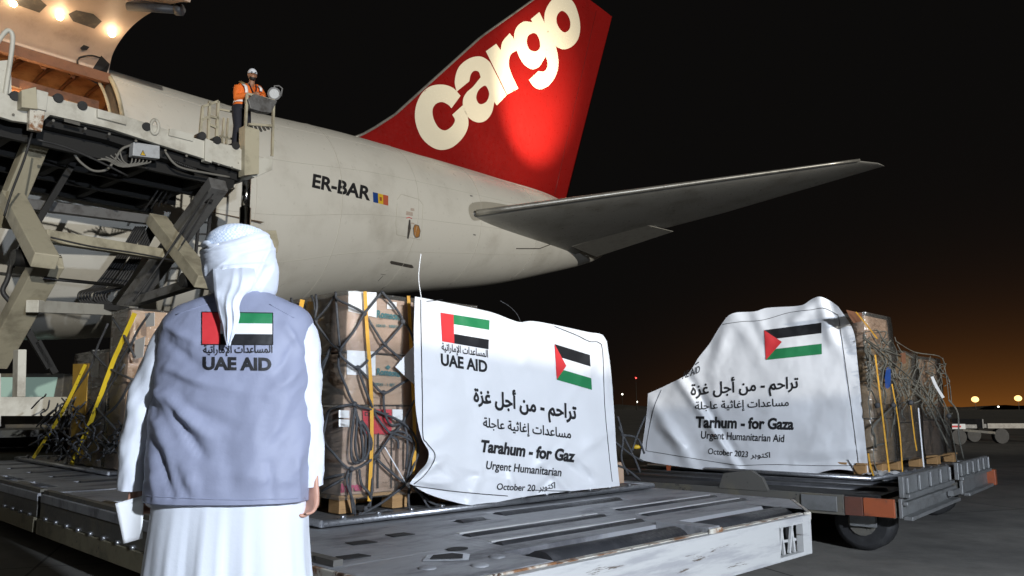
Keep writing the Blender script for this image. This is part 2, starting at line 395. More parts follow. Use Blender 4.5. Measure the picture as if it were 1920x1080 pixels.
# stretch film: a thin clear sheet with wrinkled shine
def film(name, tint, haze=.10):
    m = bpy.data.materials.new(name); m.use_nodes = True; N, L = m.node_tree.nodes, m.node_tree.links
    N.remove(N['Principled BSDF']); out = N['Material Output']
    tr = N.new('ShaderNodeBsdfTransparent'); tr.inputs[0].default_value = (*tint, 1)
    gl = N.new('ShaderNodeBsdfGlossy'); gl.inputs['Roughness'].default_value = .12; gl.inputs[0].default_value = (.9, .9, .9, 1)
    df = N.new('ShaderNodeBsdfDiffuse'); df.inputs[0].default_value = (.6, .6, .56, 1)
    tcx = N.new('ShaderNodeTexCoord'); mp = N.new('ShaderNodeMapping'); mp.inputs['Scale'].default_value = (2, 2, 9); mp.inputs['Rotation'].default_value = (.3, .4, 0)
    nz = N.new('ShaderNodeTexNoise'); nz.inputs['Scale'].default_value = 3.2; nz.inputs['Detail'].default_value = 5; nz.inputs['Distortion'].default_value = 1.2
    L.new(tcx.outputs['Object'], mp.inputs[0]); L.new(mp.outputs[0], nz.inputs['Vector'])
    bp = N.new('ShaderNodeBump'); bp.inputs['Strength'].default_value = .6; bp.inputs['Distance'].default_value = .03; L.new(nz.outputs[0], bp.inputs['Height'])
    L.new(bp.outputs[0], gl.inputs['Normal']); L.new(bp.outputs[0], df.inputs['Normal'])
    fr = N.new('ShaderNodeFresnel'); fr.inputs['IOR'].default_value = 1.5; L.new(bp.outputs[0], fr.inputs['Normal'])
    m1 = N.new('ShaderNodeMixShader'); m1.inputs[0].default_value = haze; L.new(tr.outputs[0], m1.inputs[1]); L.new(df.outputs[0], m1.inputs[2])
    m2 = N.new('ShaderNodeMixShader'); L.new(fr.outputs[0], m2.inputs[0]); L.new(m1.outputs[0], m2.inputs[1]); L.new(gl.outputs[0], m2.inputs[2])
    L.new(m2.outputs[0], out.inputs[0]); return m
M['film'] = film('clear_stretch_film', (.93, .93, .92), .06)
M['film_dull'] = film('dusty_stretch_film', (.89, .87, .82), .07)

# ------------------------------------------------------------------ setting
gm = mat('apron_concrete', (.21, .20, .18), .8, dirt=(.11, .107, .10), dscale=.35, damt=.6, bump=.12, bscale=30)
N, L = gm.node_tree.nodes, gm.node_tree.links; P = N['Principled BSDF']; old = P.inputs['Base Color'].links[0].from_socket
tcn = N.new('ShaderNodeTexCoord'); mp = N.new('ShaderNodeMapping'); mp.inputs['Rotation'].default_value = (0, 0, radians(-20)); mp.inputs['Location'].default_value = (1.2, 3.1, 0)
L.new(tcn.outputs['Object'], mp.inputs[0]); bk = N.new('ShaderNodeTexBrick'); bk.offset = 0
for k, v in (('Scale', 1), ('Mortar Size', .012), ('Brick Width', 5), ('Row Height', 5), ('Mortar Smooth', .3)): bk.inputs[k].default_value = v
bk.inputs[1].default_value = (1, 1, 1, 1); bk.inputs[2].default_value = (.86, .86, .86, 1); bk.inputs[3].default_value = (.25, .25, .25, 1)
L.new(mp.outputs[0], bk.inputs[0])
nz = N.new('ShaderNodeTexNoise'); nz.inputs['Scale'].default_value = 2.2; nz.inputs['Detail'].default_value = 12; nz.inputs['Roughness'].default_value = .75; L.new(tcn.outputs['Object'], nz.inputs[0])
r = N.new('ShaderNodeMapRange'); r.inputs[1].default_value = .3; r.inputs[2].default_value = .7; r.inputs[3].default_value = .7; r.inputs[4].default_value = 1.2; L.new(nz.outputs[0], r.inputs[0])
x1 = N.new('ShaderNodeMix'); x1.data_type = 'RGBA'; x1.blend_type = 'MULTIPLY'; x1.inputs[0].default_value = 1; L.new(old, x1.inputs[6]); L.new(bk.outputs[0], x1.inputs[7])
x2 = N.new('ShaderNodeMix'); x2.data_type = 'RGBA'; x2.blend_type = 'MULTIPLY'; x2.inputs[0].default_value = 1; L.new(x1.outputs[2], x2.inputs[6]); L.new(r.outputs[0], x2.inputs[7])
L.new(x2.outputs[2], P.inputs['Base Color'])
g = MB().add([(-1500, -300, 0), (1500, -300, 0), (1500, 2500, 0), (-1500, 2500, 0)], [(0, 1, 2, 3)], False)
o = single('apron_ground', g, gm, (0, 0, 0), None, None, kind='structure')
rows = []
for k in range(241):
    a = radians(-70+140*k/240); R = 900+40*sin(k*.7)
    h = 3.5+3*noise.noise((k*.11, 0, 0))+2.5*abs(noise.noise((k*.8, 3, 0)))
    rows.append([Vector((R*sin(a), R*cos(a), -.5)), Vector((R*sin(a)*1.01, R*cos(a)*1.01, h)), Vector((R*sin(a)*1.06, R*cos(a)*1.06, -.5))])
single('hills', MB().grid(rows), M['far_dark'], (0, 0, 0), None, None, kind='structure')
# ------------------------------------------------------------------ cargo aircraft
KN = [-44, -30, -17, -12, -8, -4, 0, 4, 6.5, 7.6]
RR = [3.5, 3.5, 3.5, 3.22, 2.78, 2.46, 2.13, 1.6, .84, .38]
TP = [9.72, 9.72, 9.72, 9.76, 10.05, 10.16, 10.22, 10.18, 9.38, 8.89]
def herm(x, xs, ys):
    i = max(0, min(len(xs)-2, next((k for k in range(len(xs)-1) if x <= xs[k+1]), len(xs)-2)))
    def m(k):
        a, b = max(0, k-1), min(len(xs)-1, k+1); return (ys[b]-ys[a])/(xs[b]-xs[a])
    h = xs[i+1]-xs[i]; t = (x-xs[i])/h
    return (2*t**3-3*t*t+1)*ys[i]+(t**3-2*t*t+t)*h*m(i)+(3*t*t-2*t**3)*ys[i+1]+(t**3-t*t)*h*m(i+1)
def fus(s, a, dr=0):
    R = herm(s, KN, RR); zc = herm(s, KN, TP)-R
    return air(s, (R+dr)*cos(a), zc+(R+dr)*sin(a))
jet = thing('cargo_aircraft', 'huge cream cargo jet with red tail fin and its side cargo door open', 'aircraft', air(-15, 0, 0))
DS0, DS1, DA0, DA1 = -19.4, -15.6, radians(-6), radians(51)
SS = sorted(set([-44, -40, -36, -32, -28, -25, -22.5, -21, DS0]+[DS0+(DS1-DS0)*k/8 for k in range(9)]+[DS1+(7.6-DS1)*k/64 for k in range(65)]))
AN = sorted(set([round(DA0+(DA1-DA0)*k/16, 6) for k in range(17)]+[round(DA1+(2*pi+DA0-DA1)*k/84, 6) for k in range(84)]))
fm = MB(); rows = [[fus(s, a) for a in AN] for s in SS]
n = len(AN); fm.v = [p for r in rows for p in r]
for i in range(len(SS)-1):
    for k in range(n):
        if DS0-1e-6 <= SS[i] < DS1-1e-6 and DA0-1e-6 <= AN[k] < DA1-1e-5: continue
        fm.f.append([i*n+k, i*n+(k+1) % n, (i+1)*n+(k+1) % n, (i+1)*n+k]); fm.m.append(0); fm.sm.append(True)
fm.add([rows[-1][k] for k in range(n)], [list(range(n))], False)
fuse_bvh = fm.bvh()
fuselage = fm.build('fuselage', M['fuselage'], jet)
fhit = hitter(fuse_bvh, T0+PORT*2.6, PORT)
# skin joints and small marks on the fuselage
jm = MB()
for s in (-12.2, -9.3, -6.1, -2.9, .6):
    jm.tube([fus(s, radians(a), .004) for a in range(-70, 100, 5)], .009, 4)
for a in (-32, -8, 20, 48):
    jm.tube([fus(-15.5+k*.5, radians(a), .002) for k in range(36)], .006, 4)
jm.build('skin_joint', mat('joint_grey', (.50, .485, .435), .5), fuselage)
# registration, flag
rm = MB(); rm_polys = shape_text('ER-BAR', (585, 350), (694, 375.5), (2.5, -24), .035)
decal(rm, rm_polys, fhit, .006); rm.build('registration_lettering', M['ink'], jet)
fl = MB()
a, b, c, d = [Vector(p) for p in ((699, 360), (728, 367), (728, 385.5), (700, 379))]
for k in range(3):
    fl.mi = k
    decal(fl, quad(a+(b-a)*k/3, a+(b-a)*(k+1)/3, d+(c-d)*(k+1)/3, d+(c-d)*k/3), fhit, .006)
fl.mi = 3; decal(fl, quad((711.5, 369), (716, 370), (716, 377), (712, 376)), fhit, .010)
fl.build('national_flag', [M['flag_blue'], M['flag_yellow'], M['flag_pale_red'], M['orange']], jet, fixn=False)
# rear service door
sdm = MB()
def loop_tube(mb, pts, r, hit, off=.004, closed=True):
    q = []; pts = pts+[pts[0]] if closed else pts
    for i in range(len(pts)-1):
        for k in range(6):
            t = k/6; h = hit(pts[i][0]*(1-t)+pts[i+1][0]*t, pts[i][1]*(1-t)+pts[i+1][1]*t); q.append(h+(CP-h).normalized()*off)
    return mb.tube(q, r, 5)
loop_tube(sdm, [(745, 374), (752, 364), (786, 374), (793, 384), (790, 450), (744, 440), (742, 420)], .007, fhit)
sdoor = sdm.build('service_door', mat('door_gap_grey', (.47, .45, .38), .6), jet)
hm = MB(); decal(hm, quad((767, 412), (769.5, 412), (770.5, 428), (766, 448), (763.5, 447), (765, 428)), fhit, .02); hm.build('handle', M['dark_panel'], sdoor)
wm = MB(); decal(wm, [[[(p.x, p.y) for p in catmull([(778, 421), (785, 423), (788, 433), (786, 444), (780, 446), (776, 440), (775, 428)], 4, True)]]], fhit, .012)
wm.build('door_window', mat('amber_window', (.42, .20, .06), .25, dirt=(.2, .1, .04), dscale=9), sdoor)
wm = MB(); loop_tube(wm, [(778, 421), (785, 423), (788, 433), (786, 444), (780, 446), (776, 440), (775, 428)], .012, fhit, .014); wm.build('window_frame', M['grey_steel'], sdoor)
pm = MB()
MPL = mat('faded_placard', (.42, .34, .30), .6, chips=(.6, .55, .45), cscale=60, cthr=.52)
for q in (((762, 396), (774, 398), (774, 405), (761, 403)), ((770, 390), (777, 391), (777, 396), (770, 395)), ((771, 417), (777, 418), (777, 421), (771, 420))):
    pm = MB(); decal(pm, quad(*q), fhit, .006); pm.build('placard', MPL, sdoor)
pm = MB(); loop_tube(pm, [(762, 409), (767, 407.5), (773, 410)], .014, fhit, .008, False); pm.build('arrow_mark', M['flag_red'], sdoor)
pm = MB(); decal(pm, quad((731, 491), (734, 489), (773, 497), (776, 502), (772, 503), (733, 495)), fhit, .008); pm.build('vent_slot', M['dark_panel'], jet)
pm = MB(); loop_tube(pm, [(709, 527), (720, 515)], .008, fhit, .01, False); loop_tube(pm, [(714, 514), (725, 515.5)], .006, fhit, .01, False); pm.build('drain_mast', M['dark_panel'], jet)
for q in ((884, 367), (888, 381), (890, 440)):
    pm = MB(); decal(pm, quad((q[0]-3, q[1]-1), (q[0]+2, q[1]), (q[0]+2, q[1]+1.6), (q[0]-2, q[1]+1)), fhit, .01); pm.build('static_port', M['ink'], jet)
# tail fin: outline in its own plane, lens-shaped section
def fin_pt(px, py): p = onp(px, py, T0, PORT); q = p-T0; return q.dot(AX), p.z
lead = [(-7.2, 10.0), (-6.6, 10.30), (-5.9, 10.82), (-4.97, 11.58), (-3.44, 13.17), (-.54, 16.16), (3.66, 19.9), (5.6, 21.55)]
trail = [(5.0, 9.6), (5.19, 10.46), (9.22, 20.85)]
def lerp_z(pl, z):
    for (s0, z0), (s1, z1) in zip(pl, pl[1:]):
        if z <= z1: return s0+(s1-s0)*max(0, (z-z0))/(z1-z0)
    return pl[-1][0]
rows = []
for i in range(40):
    z = 9.7+(20.86-9.7)*i/39; l = lerp_z(lead, max(z, 10.0)); t = lerp_z(trail, z)
    c = t-l; th = .42*(1-.5*i/39)
    ring = []
    for k in range(28):
        u = k/28*2*pi; xx = (1-cos(u))/2; yy = th*(1.9*sqrt(max(xx, 0))*(1-xx))*(1 if sin(u) >= 0 else -1)
        ring.append(air(l+c*xx, yy, z))
    rows.append(ring)
fn = MB().grid(rows, True); fn.add(rows[-1], [list(range(28))], False)
fin_bvh = fn.bvh(); fin = fn.build('tail_fin', M['fin_red'], jet)
lm_ = MB(); rows2 = []
for i in range(30):
    z = 10.2+(21.2-10.2)*i/29; l = lerp_z(lead, z); rows2.append([air(l-.02, 0, z), air(l+.10, .13, z), air(l+.02, .02, z+.02), air(l+.1, -.13, z)])
MB().tube([air(lerp_z(lead, 10.1+10.75*i/29)+.02, 0, 10.1+10.75*i/29) for i in range(30)], .055, 8).build('leading_edge', M['bare_metal'], fin)
hit_fin = hitter(fin_bvh, T0, PORT)
def CR(p): return (640+p[0]*.3888, p[1]*.3888)
G = {
 'c': [[(575, 462), (575, 462), (540, 425), (490, 408), (430, 416), (385, 455), (358, 520), (358, 590), (385, 660), (430, 705), (480, 723), (535, 710), (585, 665), (611, 612), (609, 560), (585, 508), (585, 508), (535, 553), (535, 553), (548, 580), (532, 610), (500, 629), (468, 614), (445, 572), (440, 530), (455, 502), (485, 492), (515, 505), (531, 522), (531, 522)]],
 'a': [[(556, 442), (556, 442), (547, 390), (566, 325), (615, 283), (668, 272), (708, 292), (730, 325), (797, 459), (797, 459), (750, 509), (750, 509), (738, 492), (738, 492), (725, 545), (695, 582), (655, 590), (615, 568), (590, 525), (587, 480), (605, 445), (635, 418), (672, 372), (672, 372), (662, 346), (640, 342), (624, 360), (617, 392), (617, 392)],
       [(690, 413), (660, 438), (651, 475), (668, 502), (698, 492), (713, 458), (706, 428)]],
 'r': [[(697, 247), (697, 247), (747, 211), (747, 211), (768, 242), (768, 242), (778, 200), (812, 160), (812, 160), (832, 188), (846, 244), (846, 244), (818, 262), (808, 300), (816, 345), (853, 428), (853, 428), (800, 456), (800, 456)]],
 'g': [[(955, 58), (955, 58), (914, 92), (914, 92), (921, 107), (921, 107), (880, 104), (845, 132), (833, 180), (848, 250), (876, 305), (915, 333), (950, 325), (972, 296), (986, 272), (986, 272), (995, 312), (980, 343), (950, 343), (950, 343), (905, 386), (905, 386), (930, 420), (965, 430), (1008, 405), (1038, 355), (1047, 300), (1036, 230), (1005, 160)],
       [(923, 160), (900, 175), (895, 208), (908, 238), (935, 248), (957, 232), (956, 195), (942, 166)]],
 'o': [[(1060, -30), (1015, 0), (985, 50), (980, 105), (1000, 170), (1035, 222), (1075, 238), (1115, 222), (1143, 185), (1152, 130), (1142, 65), (1115, 5)],
       [(1064, 52), (1042, 72), (1038, 105), (1054, 140), (1078, 156), (1100, 140), (1104, 105), (1090, 70)]]}
for k in 'cargo':
    mb = MB(); loops = [[CR(p) for p in catmull([Vector((x, y)) for x, y in l], 5, True)] for l in G[k]]
    clean = []
    for l in loops:
        q = []
        for p in l:
            if not q or (abs(p[0]-q[-1][0])+abs(p[1]-q[-1][1])) > .05: q.append(p)
        ar = sum(q[i-1][0]*q[i][1]-q[i][0]*q[i-1][1] for i in range(len(q)))
        clean.append(q[::-1] if (ar > 0) == (len(clean) > 0) else q)
    decal(mb, [clean], hit_fin, .012, 14, lift=.002 if k in 'rg' else 0); mb.build('letter', M['fin_letter'], fin)
b = MB(); b.tube([hit_fin(1118-16*k/8-62*k/8, 20+345*k/8)+(CP-hit_fin(1118-78*k/8, 20+345*k/8)).normalized()*.004 for k in range(9)], .012, 4); b.build('rudder_hinge_line', mat('dark_red_gap', (.09, .006, .006), .5), fin)
# fillet where fin meets fuselage
fm2 = MB(); rows = []
for i in range(40):
    s = -7.6+12.6*i/39; w = .62*(.25+.75*min(1, (s+7.6)/4)); tz = herm(s, KN, TP)
    rows.append([air(s, w*cos(pi*k/10), tz-.22+(.36*sin(pi*k/10))) for k in range(11)])
fm2.grid(rows).build('fin_fillet', M['fuselage'], fuselage)
# horizontal stabilizer, port side: root and tip chords, aerofoil section
SN = (AX.cross(PORT+Z*.165)).normalized(); SP = air(-3.4, 2.5, 7.85)
def stab(px, py): return onp(px, py, SP, SN)
Lr, Lt = stab(893, 399), stab(1612, 300); Tt = stab(1656, 312)
q = Lr-T0; Lr2 = Lr-(Lt-Lr).normalized()*1.2
Tr = stab(1118, 474); Tk = stab(1262, 428)
def wing(mb, stations, tr=.11):
    rows = []
    for l, t in stations:
        c = (t-l); ch = c.length; up = SN if SN.z > 0 else -SN; ring = []
        for k in range(30):
            u = k/30*2*pi; xx = (1-cos(u))/2; th = tr*ch*2.6*(.2969*sqrt(xx)-.126*xx-.3516*xx*xx+.2843*xx**3-.1036*xx**4)/.6
            ring.append(l+c*xx+up*(th*.5*(1 if sin(u) >= 0 else -1.15)))
        rows.append(ring)
    mb.grid(rows, True); mb.add(rows[-1], [list(range(30))], False); mb.add(rows[0], [list(range(30))], False); return mb
kin = (Tk-Tr)
Tmain_r = Tr+(Lr-Tr)*.10
sm = wing(MB(), [(Lr2, Lr2+(Tr-Lr)*1.02), (Lr, Tmain_r), (Lr+(Lt-Lr)*.5, Tr+(Tt-Tr)*.5+(Lr-Tr)*.02), (Lt+(Lr-Lt)*.012+(Lt-Tt)*.0, Tt+(Tr-Tt)*.01), (Lt+(Tt-Lt)*.55+(Lt-Lr)*.012, Tt+(Lt-Lr)*.004)])
stz = sm.build('stabilizer', M['stab_grey'], jet)
el_ = MB(); e0, e1 = Tr+(Lr-Tr)*.24, Tk+(Lt-Tt).normalized()*1.5+(Lr-Tr).normalized()*.3
dn = Vector((0, 0, -.02))
el_.hexa([e0+dn*4, Tr+dn*9, Tk+dn*7, e1+dn*3, e0+dn*2.5, Tr+dn*8, Tk+dn*6, e1+dn*1.5]); el_.build('elevator', mat('pale_elevator_paint', (.30, .29, .26), .5, dirt=(.2, .19, .17)), jet)
MB().tube([Lr+(Lt-Lr)*(k/12) for k in range(13)], [.11-.005*k for k in range(13)], 8).build('leading_edge', M['bare_metal'], stz)
# seal plate round the stabilizer root, tail cone seam, skid
pm = MB(); loop_tube(pm, [(968, 466), (1012, 466), (1038, 456)], .018, fhit, .02, False); pm.build('tail_seam', M['dark_panel'], fuselage)
ap = MB(); decal(ap, [[[(p.x, p.y) for p in catmull([(880, 385), (905, 378), (950, 384), (985, 394), (905, 412), (884, 410)], 5, True)]]], fhit, .012); ap.build('root_seal_plate', mat('grey_seal_plate', (.45, .43, .37), .35, .2), fuselage)
# starboard stabilizer, mirrored
def mir(p): q = p-T0; b = q.dot(PORT); return p-PORT*2*b
ms = MB(); ms.v = [mir(p) for p in sm.v]; ms.f = [f[::-1] for f in sm.f]; ms.m = list(sm.m); ms.sm = list(sm.sm)
ms.build('stabilizer', M['stab_grey'], jet)
# lamp in the stabilizer root that lights the fin
lp = air(1.2, 5.6, 8.95); tgt = hit_fin(1004, 196)
ll = MB().ball(lp, .10); ll.build('logo_lamp', M['small_white'], stz)
lamp('logo_light', 'SPOT', lp+Z*.15, 13500, (1, .84, .62), tgt, spot_size=radians(46), spot_blend=1.0, shadow_soft_size=.12)
lamp('logo_light_wide', 'SPOT', lp+Z*.15+AX*.3, 1000, (1, .86, .66), hit_fin(960, 130), spot_size=radians(95), spot_blend=.8, shadow_soft_size=.12)

# cargo door, swung up: profile in the section plane
prof = [(2.22, 8.99), (2.36, 9.38), (2.70, 9.61), (3.37, 9.79), (4.3, 9.80), (5.47, 9.61), (6.1, 9.40)]
cp = catmull([Vector((b, z)) for b, z in prof], 6)
dm = MB(); S1, S0 = DS1-.02, DS0+.02
inn = [[air(s, p.x, p.y) for p in cp] for s in (S1, S1-.9, S1-1.9, S1-2.9, S0)]
dm.grid(inn); dbv = dm.bvh()
outp = []
for i, p in enumerate(cp):
    d = cp[min(i+1, len(cp)-1)]-cp[max(0, i-1)]; nn = Vector((-d.y, d.x)).normalized(); outp.append(p+nn*.20)
dm.grid([[air(s, p.x, p.y) for p in outp] for s in (S1, S0)])
for s in (S1, S0): dm.grid([[air(s, p.x, p.y) for p in cp], [air(s, p.x, p.y) for p in outp]], smooth=False)
dm.add([air(S1, cp[-1].x, cp[-1].y), air(S0, cp[-1].x, cp[-1].y), air(S0, outp[-1].x, outp[-1].y), air(S1, outp[-1].x, outp[-1].y)], [(0, 1, 2, 3)], False)
door = dm.build('cargo_door', M['door_lining'], jet)
dhit = hitter(dbv, air(-17, 3.5, 9.7), Z)
for (x, y) in ((210, 64), (112, 32), (25, 7)):
    h = dhit(x, y); nn = (CP-h).normalized(); ax = nn.orthogonal().normalized(); ay = nn.cross(ax)
    b = MB(); b.prism([h+ax*.075*cos(k*pi/3)+ay*.075*sin(k*pi/3) for k in range(6)], nn*.05); b.build('door_lamp', M['lamp_lit'], door)
    lamp('door_light', 'POINT', h+nn*.22, 9, (1, .72, .44), shadow_soft_size=.08)
for (x, y) in ((165, 36), (62, 6)):
    pts = [(x-37, y-10), (x-22, y-17), (x+10, y-10), (x+26, y+4), (x+12, y+18), (x-28, y+4)]
    b = MB(); decal(b, [[[Vector(p) for p in pts]]], dhit, .012); b.build('recess_panel', M['dark_panel'], door)
b = MB(); q = [dhit(x, y)+(CP-dhit(x, y)).normalized()*.02 for x, y in ((150, 90), (157, 84), (168, 88), (163, 94), (153, 94))]; b.prism(q, (CP-q[0]).normalized()*.05); b.build('door_latch', M['rubber'], door)
b = MB(); h = [dhit(x, y)+(CP-dhit(x, y)).normalized()*o_ for x, y, o_ in ((188, 108, .03), (170, 104, .06), (150, 108, .1), (145, 117, .12), (152, 122, .1), (156, 135, .1), (157, 145, .12))]
b.tube(catmull(h, 5), .020, 6); b.build('door_cable', M['rubber'], door)
b = MB(); a0, a1 = dhit(240, 2), dhit(330, 8)
b.tube([a0-Z*.12, a1-Z*.12], .09, 10); b.tube([a0-Z*.06+AX*.2, a1-Z*.06+AX*.2], .05, 8); b.tube([a1-Z*.12, a1-Z*.12+(a1-a0).normalized()*.15], .12, 10); b.build('door_actuator', M['grey_steel'], door)
b = MB(); b.prism([dhit(190, 104), dhit(206, 120), air(DS1-.05, 2.0, 8.7), air(DS1-.45, 2.1, 8.75)], (CP-dhit(200, 110)).normalized()*.08); b.build('hinge_arm', M['loader_dark'], door)
# door surround and the lit hold behind it
b = MB(); b.tube([fus(DS1, DA0+(DA1-DA0)*k/20, .0) for k in range(21)], .05, 8); b.tube([fus(DS1-.16, DA0+(DA1-DA0)*k/20, -.22) for k in range(21)], .035, 8)
b.tube([fus(DS1, DA0, 0), fus(DS0, DA0, 0)], .05, 8); b.build('door_surround', M['loader_cream'], jet)
b = MB(); a = [fus(DS1, DA0+(DA1-DA0)*k/20, 0) for k in range(21)]; c = [fus(DS1+.02, DA0+(DA1-DA0)*k/20, -.45) for k in range(21)]
b.grid([a, c]); b.grid([[fus(DS0, DA0+(DA1-DA0)*k/20, 0) for k in range(21)], [fus(DS0, DA0+(DA1-DA0)*k/20, -.45) for k in range(21)]])
b.build('door_jamb', M['dark_panel'], jet)
hold = MB(); HS = [-26+12*k/12 for k in range(13)]
hold.grid([[fus(s, radians(52+ (232-52)*k/24), -.25) for k in range(25)] for s in HS])
hold.add([air(-26, -3.4, 5.85), air(-12, -3.4, 5.85), air(-12, 3.35, 5.85), air(-26, 3.35, 5.85)], [(0, 1, 2, 3)], False)
for s in (-14, -26): hold.add([fus(s, radians(360*k/30), -.26) for k in range(30)], [list(range(30))], False)
hold.build('hold_lining', M['hold'], jet)
b = MB()
for k in range(11):
    s = -20+k*.62; b.tube([fus(s, radians(52+180*j/24), -.29) for j in range(25)], .05, 4)
b.build('hold_frame', M['hold_dark'], jet)
b = MB(); b.abox(DS0-.4, DS1, 1.2, 1.75, 8.15, 8.42); b.abox(DS0-.4, DS1, 2.15, 2.3, 8.72, 8.95); b.build('door_header_beam', M['hold_dark'], jet)
for k in range(5):
    a = DS0+.02+k*.76; MB().prism([air(a, 1.95, 8.12), air(a+.56, 1.95, 8.12), air(a+.56, .3, 8.85), air(a, .3, 8.85)], Z*.03).build('lining_panel', M['hold'], jet)
lamp('hold_light', 'POINT', air(-17.4, 1.9, 7.6), 110, (1, .70, .38), shadow_soft_size=.3)
lamp('hold_light_far', 'POINT', air(-21.0, .5, 7.9), 120, (1, .70, .38), shadow_soft_size=.3)
# ------------------------------------------------------------------ high loader at the cargo door
BP = 7.45                                                # rear face of its platform (port offset)
def pb(px, py, b=BP): return onp(px, py, T0+PORT*b, PORT)
def pa(px, py, s): return onp(px, py, T0+AX*s, AX)
ld = thing('cargo_loader', 'dirty white scissor lift cargo loader raised to the aircraft door', 'cargo loader', air(-17, 5.5, 0))
W, CRM, DK, ST = M['loader_white'], M['loader_cream'], M['loader_dark'], M['grey_steel']
def plate_px(poly, depth, b=BP): return MB().prism([pb(x, y, b) for x, y in poly], PORT*depth)
mb = MB().abox(-20.6, -15.0, 3.6, 7.40, 5.80, 5.96)
mb.build('platform', DK, ld)
mb = MB()
for k in range(4): mb.abox(-20.4, -15.1, 3.8+1.05*k, 3.9+1.05*k, 5.42, 5.795)
for s in (-20.0, -18.9, -17.8, -16.7, -15.5): mb.abox(s, s+.12, 3.7, 7.0, 5.46, 5.79)
mb.build('underframe', M['black_slot'], ld)  # ribs coloured near-black: the underside shade is painted in
plate_px([(-60, 165), (-60, 205), (20, 229), (70, 236), (90, 218), (200, 243), (300, 275), (395, 305), (450, 322), (470, 330), (470, 300), (440, 276), (385, 268), (330, 252), (230, 220), (85, 182), (60, 175), (20, 185), (0, 176)], .10).build('rear_beam', W, ld, .01)
plate_px([(85, 219), (200, 246), (300, 277), (395, 307), (450, 324), (450, 340), (395, 322), (300, 295), (200, 262), (85, 236)], -.2, BP-.14).build('lower_beam', M['black_slot'], ld)
plate_px([(-40, 118), (20, 112), (22, 178), (-40, 176)], -.25).build('corner_post', W, ld)
mb = MB(); mb.tube(catmull([pb(x, y, BP+.05) for x, y in ((9, 185), (14, 150), (20, 110), (24, 75), (22, 62), (16, 57), (8, 62), (-6, 82))], 6), .035, 8); mb.build('handrail', W, ld)
for q, d in (([(28, 178), (55, 172), (58, 213), (28, 210)], .3), ([(62, 172), (84, 178), (80, 212), (62, 208)], .16), ([(176, 208), (230, 224), (230, 238), (176, 224)], .16), ([(312, 244), (358, 255), (355, 268), (310, 257)], .14), ([(378, 262), (393, 268), (390, 308), (377, 304)], .14), ([(448, 240), (475, 248), (474, 330), (447, 333)], .22)):
    plate_px(q, d).build('bracket', CRM if q[0][0] in (448, 28) else W, ld, .008)
for x, y in ((24, 183), (105, 187), (150, 201), (270, 240), (374, 257), (402, 265), (437, 275)):
    c = pb(x, y, BP+.02); MB().tube([c-PORT*.12, c+PORT*.12], [.07, .075], 14).build('bumper_roller', M['rubber'], ld)
c = pb(290, 238, BP+.12); mb = MB(); mb.tube([c+Vector((0, 0, .13))*cos(2*pi*k/16)+AX*.07*sin(2*pi*k/16) for k in range(17)], .03, 6); mb.build('coupling_ring', W, ld)
mb = MB(); mb.prism([pb(x, y, BP+.13) for x, y in ((52, 205), (80, 212), (74, 249), (50, 245))], PORT*.1); mb.build('rusty_bracket', M['rust_white'], ld)
# operator stand at the right end
mb = MB()
for x0, y0, x1, y1 in ((463, 176, 460, 242), (513, 189, 510, 293), (463, 176, 514, 189), (466, 233, 511, 236), (380, 200, 375, 252), (393, 190, 390, 262), (409, 190, 405, 268), (380, 200, 409, 190), (377, 226, 393, 218), (393, 218, 410, 222), (391, 233, 407, 240)):
    MB().bar(pb(x0, y0, BP+.1), pb(x1, y1, BP+.1), .045, .045, PORT).build('guard_rail', CRM, ld)
for x0, y0, x1, y1 in ((420, 221, 416, 268), (428, 222, 424, 270), (411, 205, 442, 211), (412, 255, 442, 262)): MB().bar(pb(x0, y0, BP-.5), pb(x1, y1, BP-.5), .035, .035, PORT).build('guard_rail', CRM, ld)
mb = MB(); mb.prism([pb(x, y, BP+.02) for x, y in ((457, 190), (468, 180), (512, 193), (500, 215), (482, 213), (462, 207))], PORT*.16); mb.build('control_console', ST, ld, .01)
mb = MB()
for k in range(6): mb.bar(pb(470+k*7, 233+k*.7, BP+.1), pb(476+k*7, 250-k*2, BP-.5), .04, .03)
mb.build('foot_grille', ST, ld)
plate_px([(466, 245), (486, 249), (484, 300), (466, 296)], -.25, BP+.05).build('control_cabinet', W, ld, .01)
mb = MB().prism([pb(x, y, BP+.1) for x, y in ((466, 300), (512, 292), (511, 318), (478, 333), (466, 328))], -PORT*.9); mb.build('stand_base', W, ld, .01)
mb = MB(); p = pb(514, 176, BP+.1); r_ = (CP-p).normalized()
mb.tube([p-r_*.12, p-r_*.02, p+r_*.06], [.06, .115, .13], 16); fld = mb.build('floodlight', ST, ld)
MB().tube([p+r_*.05, p+r_*.075], [.105, .09], 16).build('lens', M['glass'], fld)
mb = MB(); mb.tube([p-Z*.05-r_*.1, p+Z*.17, p+Z*.2+AX*.1, p+Z*.17+AX*.18, p-Z*.0+AX*.16], .018, 6); mb.bar(pb(513, 190, BP+.1), p, .03, .03, PORT); mb.build('lamp_bracket', ST, fld)
mb = MB(); mb.tube([pb(463, 335, BP-.25), pb(460, 392, BP-.25)], .085, 14); mb.tube([pb(460, 390, BP-.25), pb(452, 790, BP-.25)], .11, 14); mb.build('lift_cylinder', M['chrome'], ld)
